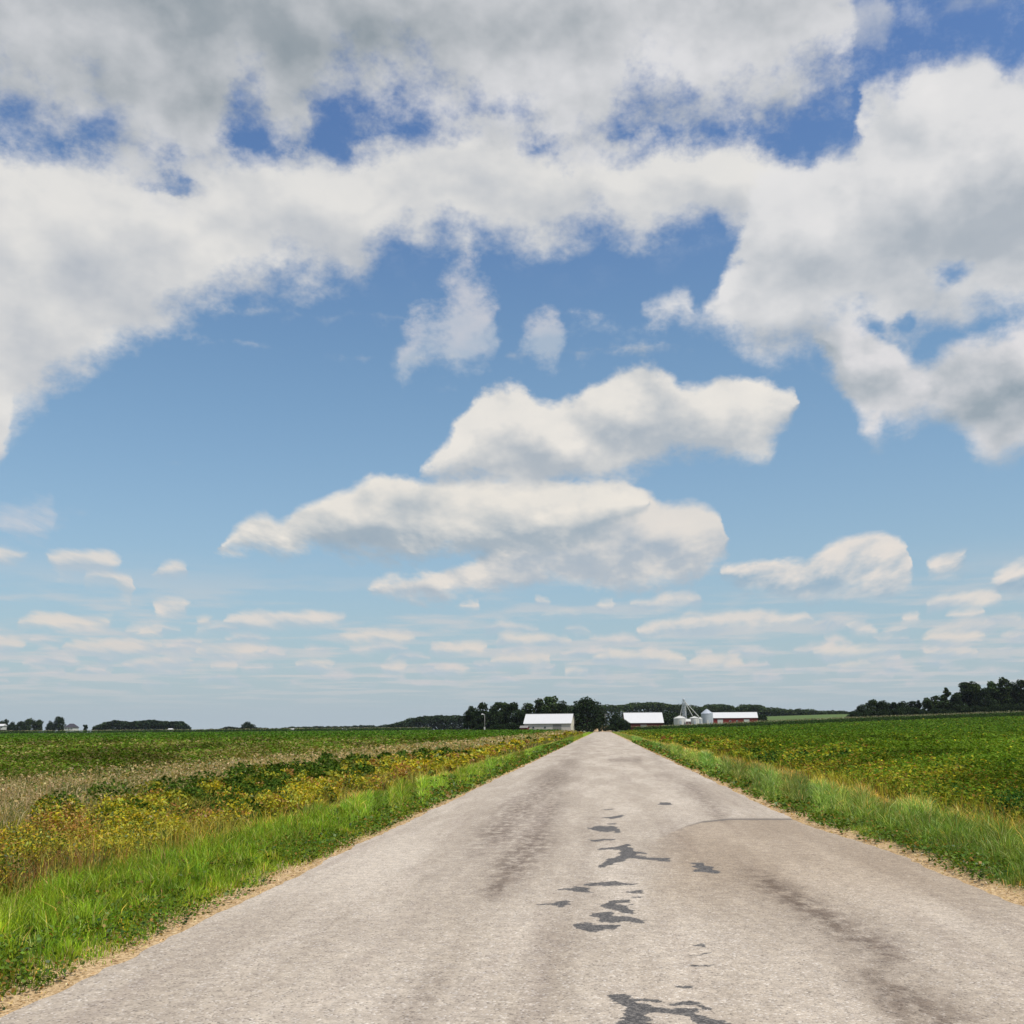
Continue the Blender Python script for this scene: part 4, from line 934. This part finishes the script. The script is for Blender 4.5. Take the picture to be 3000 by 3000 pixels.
def bin_(px0, px1, depth, top, eave, bottom, label, mt, roofm, gp):
    c = at((px0+px1)/2, bottom, depth); r = (px1-px0)/6000*depth; zt = at(px0, top, depth)[2]-c[2]; ze = at(px0, eave, depth)[2]-c[2]
    e = empty('grain_bin', tuple(c), 0)
    prof = []; k = 0; z = -.5
    while z < ze: prof.append((r+(.035 if k % 2 else 0), z)); z += .22; k += 1        # corrugated rings
    prof.append((r, ze)); MB().ring(prof, 36).build('wall', mt, e, True)
    ro = MB().ring([(r+.12, ze+.003), (r+.12, ze+.06), (.45, zt-.25), (.45, zt-.02), (.05, zt)], 24).build('roof', roofm, e)
    d = MB()
    for a in range(12):
        t_ = a*math.pi/6; d.tube(((r+.1)*math.cos(t_), (r+.1)*math.sin(t_), ze+.09), (.5*math.cos(t_), .5*math.sin(t_), zt-.22), .05, 5)
    d.build('roof_rib', roofm, ro)
    MB().box(-.45, .45, -r-.10, -r+.15, .2, 2.0).build('door', M_STEEL if mt is M_WHITE else M_WHITE, e)
    ld = MB().tube((r*.6-.2, -r*.8-.12, 0), (r*.6-.2, -r*.8-.12, ze), .03, 5).tube((r*.6+.2, -r*.8-.12, 0), (r*.6+.2, -r*.8-.12, ze), .03, 5)
    for i in range(int(ze/.35)): ld.tube((r*.6-.2, -r*.8-.12, .2+i*.35), (r*.6+.2, -r*.8-.12, .2+i*.35), .02, 5)
    ld.build('ladder', M_STEEL, e)
    return tag(e, label, 'grain bin', gp)
gb = 'grain bins of the right farm'
bin_(1975, 2011, 500, 2096, 2105, 2124, 'squat white grain bin, leftmost, under the elevator spouts', M_WHITE, M_WHITE, gb)
bin_(2022, 2048, 502, 2098, 2104, 2123, 'squat white grain bin right of the small red hopper shed', M_WHITE, M_WHITE, gb)
bin_(2044, 2058, 508, 2101, 2106, 2122, 'smallest white bin wedged against the big grey bin', M_WHITE, M_WHITE, gb)
bin_(2056, 2089, 512, 2077, 2091, 2122, 'tallest grain bin, grey galvanised steel, at the left end of the long red barn', M_STEEL, M_STEEL, gb)
c = at(2017, 2122, 497); e = empty('hopper_shed', tuple(c), 0)
MB().box(-1.0, 1.0, -.8, .8, -.4, 1.3).build('wall', M_DKRED, e)
MB().prism([(-.95,1.303),(0,2.5),(.95,1.303)], -1.1, 1.1).build('roof', M_WHITE, e)
MB().box(-.45, .45, -.86, -.803, -.3, .95).build('door', M_GREY, e)
tag(e, 'small dark red hopper shed between the two squat white bins', 'shed')
# bucket elevator with spouts
c = at(2006, 2122, 503); e = empty('grain_elevator', tuple(c), 0)
zz = lambda py: at(2006, py, 503)[2]-c[2]; xx = lambda px: at(px, 2122, 503)[0]-c[0]
ht = zz(2046)
lg = MB()
for sx in (-.28, .28): lg.box(sx-.13, sx+.13, -.13, .13, -.3, ht-1.4)
lg.build('leg_casing', M_STEEL, e)
MB().ring([(.05,ht-1.5),(.55,ht-1.1),(.62,ht-.5),(.4,ht-.05),(.05,ht)], 14).build('head', M_STEEL, e)
pf_ = MB().box(-1.0, 1.0, -.9, .9, ht-2.3, ht-2.2).build('platform', M_STEEL, e)
rl = MB()
for a, b in (((-1,-.9),(1,-.9)),((1,-.9),(1,.9)),((1,.9),(-1,.9)),((-1,.9),(-1,-.9))):
    rl.tube((*a, ht-1.2), (*b, ht-1.2), .03, 5); rl.tube((*a, ht-2.2), (*a, ht-1.2), .03, 5)
rl.build('railing', M_STEEL, pf_)
for tx, ty in ((1994,2097),(2010,2098),(2030,2098),(2049,2101)):
    MB().tube((0.3*(1 if tx > 2006 else -1), 0, zz(2054)), (xx(tx), .3, zz(ty)+.1), .16, 8).build('spout', M_WHITE, e)
tw = MB()
for sx, sy in ((-1,-1),(1,-1),(1,1),(-1,1)):
    tw.tube((sx*1.15, sy*1.15, -.3), (sx*.75, sy*.75, ht-2.3), .06, 5)
for i in range(5):
    z0, z1 = i*(ht-2.5)/5, (i+1)*(ht-2.5)/5; f0 = 1.15-.4*z0/(ht-2.3); f1 = 1.15-.4*z1/(ht-2.3)
    tw.tube((-f0,-f0,z0), (f1,-f1,z1), .035, 5).tube((f0,-f0,z0), (-f1,-f1,z1), .035, 5).tube((f0,-f0,z0), (f1,f1,z1), .035, 5).tube((-f1,-f1,z1), (f1,-f1,z1), .035, 5)
tw.build('support_tower', M_STEEL, e)
tag(e, 'tall pale grain elevator tower with slanting spouts above the white bins', 'grain elevator')

# yard light pole at the left farm
c = at(1420, 2144, 396); c[2] = float(terrain(c[0], 396)); e = empty('yard_light', tuple(c), 0); hh = at(1420, 2092, 396)[2]-c[2]
MB().ring([(.15,-.3),(.13,hh*.5),(.09,hh)], 10).build('pole', M_GREY, e, True)
MB().tube((0,0,hh-.4), (-.7,-.2,hh-.05), .05, 6).build('arm', M_STEEL, e)
MB().ring([(.12,hh+.18),(.50,hh-.02),(.55,hh-.14),(.30,hh-.22)], 14, -.85, -.25).build('lamp_head', M_WHITE, e)
MB().box(-.28, .28, -.32, -.17, .9, 1.9).build('meter_box', M_WHITE, e)
tag(e, 'weathered pole with a pale lamp head standing before the left farmyard trees', 'light pole')
# utility pole at road end
c = at(1774, 2136, 432); c[2] = float(terrain(c[0], 432)); e = empty('utility_pole', tuple(c), 0)
MB().ring([(.16,-.3),(.14,4),(.11,7.4)], 10).build('pole', M_GREY, e, True)
MB().box(-1.1, 1.1, -.16, -.08, 6.7, 6.85).build('crossarm', M_GREY, e)
for x in (-1.0, -.4, .4, 1.0): MB().ring([(.04,6.853),(.07,6.9),(.05,7.02)], 8, x, -.12).build('insulator', M_WHITE, e)
tag(e, 'grey wooden utility pole in the gap at the end of the road', 'utility pole')
# small white cabinet by the road end
c = at(1756, 2139, 424); c[2] = float(terrain(c[0], 424)); e = empty('utility_cabinet', tuple(c), 0)
MB().box(-.42, .42, -.35, .35, .1, 1.45).build('body', M_WHITE, e); MB().prism([(-.42,1.453),(.42,1.453),(.36,1.58),(-.36,1.58)], -.48, .48).build('lid', M_WHITE, e)
MB().box(-.5, .5, -.42, .42, -.3, .098).build('base', M_CONC, e); MB().box(-.36, .36, -.375, -.353, .2, 1.35).build('door', M_WHITE, e)
tag(e, 'small white cabinet left of the utility pole where the road ends', 'cabinet')

# far houses at the left
def house(px0, px1, depth, ridge, eave, base, label, roofm, wallm, hw=4.0, hip=True, name='farmhouse', cat='house'):
    c = at((px0+px1)/2, base, depth); L = (px1-px0)/3000*depth; zr = at(px0, ridge, depth)[2]-c[2]; ze = at(px0, eave, depth)[2]-c[2]; h = L/2
    e = empty(name, (c[0], depth+hw, c[2]))
    MB().box(-h, h, -hw, hw, -.6, ze).build('wall', wallm, e)
    o = .5; r = MB(); s_ = h*.45 if hip else h+o-.05
    A_, B_, C_, D_ = (-h-o,-hw-o,ze+.004), (h+o,-hw-o,ze+.004), (h+o,hw+o,ze+.004), (-h-o,hw+o,ze+.004); P_, Q2 = (-s_,0,zr), (s_,0,zr)
    r.poly([A_,B_,Q2,P_]).poly([C_,D_,P_,Q2]).poly([B_,C_,Q2]).poly([D_,A_,P_]).poly([D_,C_,B_,A_])
    r.build('roof', roofm, e)
    d = MB().box(-.5, .5, -hw-.06, -hw-.003, -.3, min(2.0, ze-.2)).build('door', M_GREY, e)
    for f in (-.6, .6):
        q = MB().box(f*h-.5, f*h+.5, -hw-.05, -hw-.003, ze*.35, ze*.8).build('window', M_WHITE, e)
        MB().box(f*h-.4, f*h+.4, -hw-.07, -hw-.051, ze*.35+.1, ze*.8-.1).build('pane', M_GLASS, q)
    return tag(e, label, cat)
house(187, 214, 872, 2120, 2131.5, 2140, 'far low house with dark hipped roof and white wall', M_DARKROOF, M_WHITE, 5)
house(-6, 8, 868, 2121, 2127, 2136, 'white shed cut by the left edge of the view', M_WHITE_ROOF, M_WHITE, 3, False, 'farm_shed', 'shed')
house(492, 502, 925, 2134, 2137, 2142, 'tiny pale shed before the long dark wood', M_WHITE_ROOF, M_PALE_WALL, 2, False, 'farm_shed', 'shed')
house(848, 860, 1150, 2134, 2137.5, 2143, 'tiny white house on the horizon, left of two', M_WHITE_ROOF, M_WHITE, 3, False)
house(1002, 1013, 1150, 2134, 2137.5, 2143, 'tiny white house on the horizon, right of two', M_WHITE_ROOF, M_WHITE, 3, False)

M_HAZE = bpy.data.materials.new('haze'); M_HAZE.use_nodes = True; _t = NT(M_HAZE.node_tree); _t.n.clear()
_v = _t.new('ShaderNodeVolumePrincipled'); _v.inputs['Color'].default_value = (.80,.88,1.0,1); _v.inputs['Density'].default_value = HAZE; _v.inputs['Anisotropy'].default_value = .3
_o = _t.new('ShaderNodeOutputMaterial'); _t.l.new(_v.outputs[0], _o.inputs['Volume'])
hz_ = MB().box(-3300, 3300, -3300, 3300, -12, 60).build('haze', M_HAZE); tag(hz_, 'thin summer haze over the fields', kind='stuff')
scene.render.resolution_x = 1024; scene.render.resolution_y = 1024
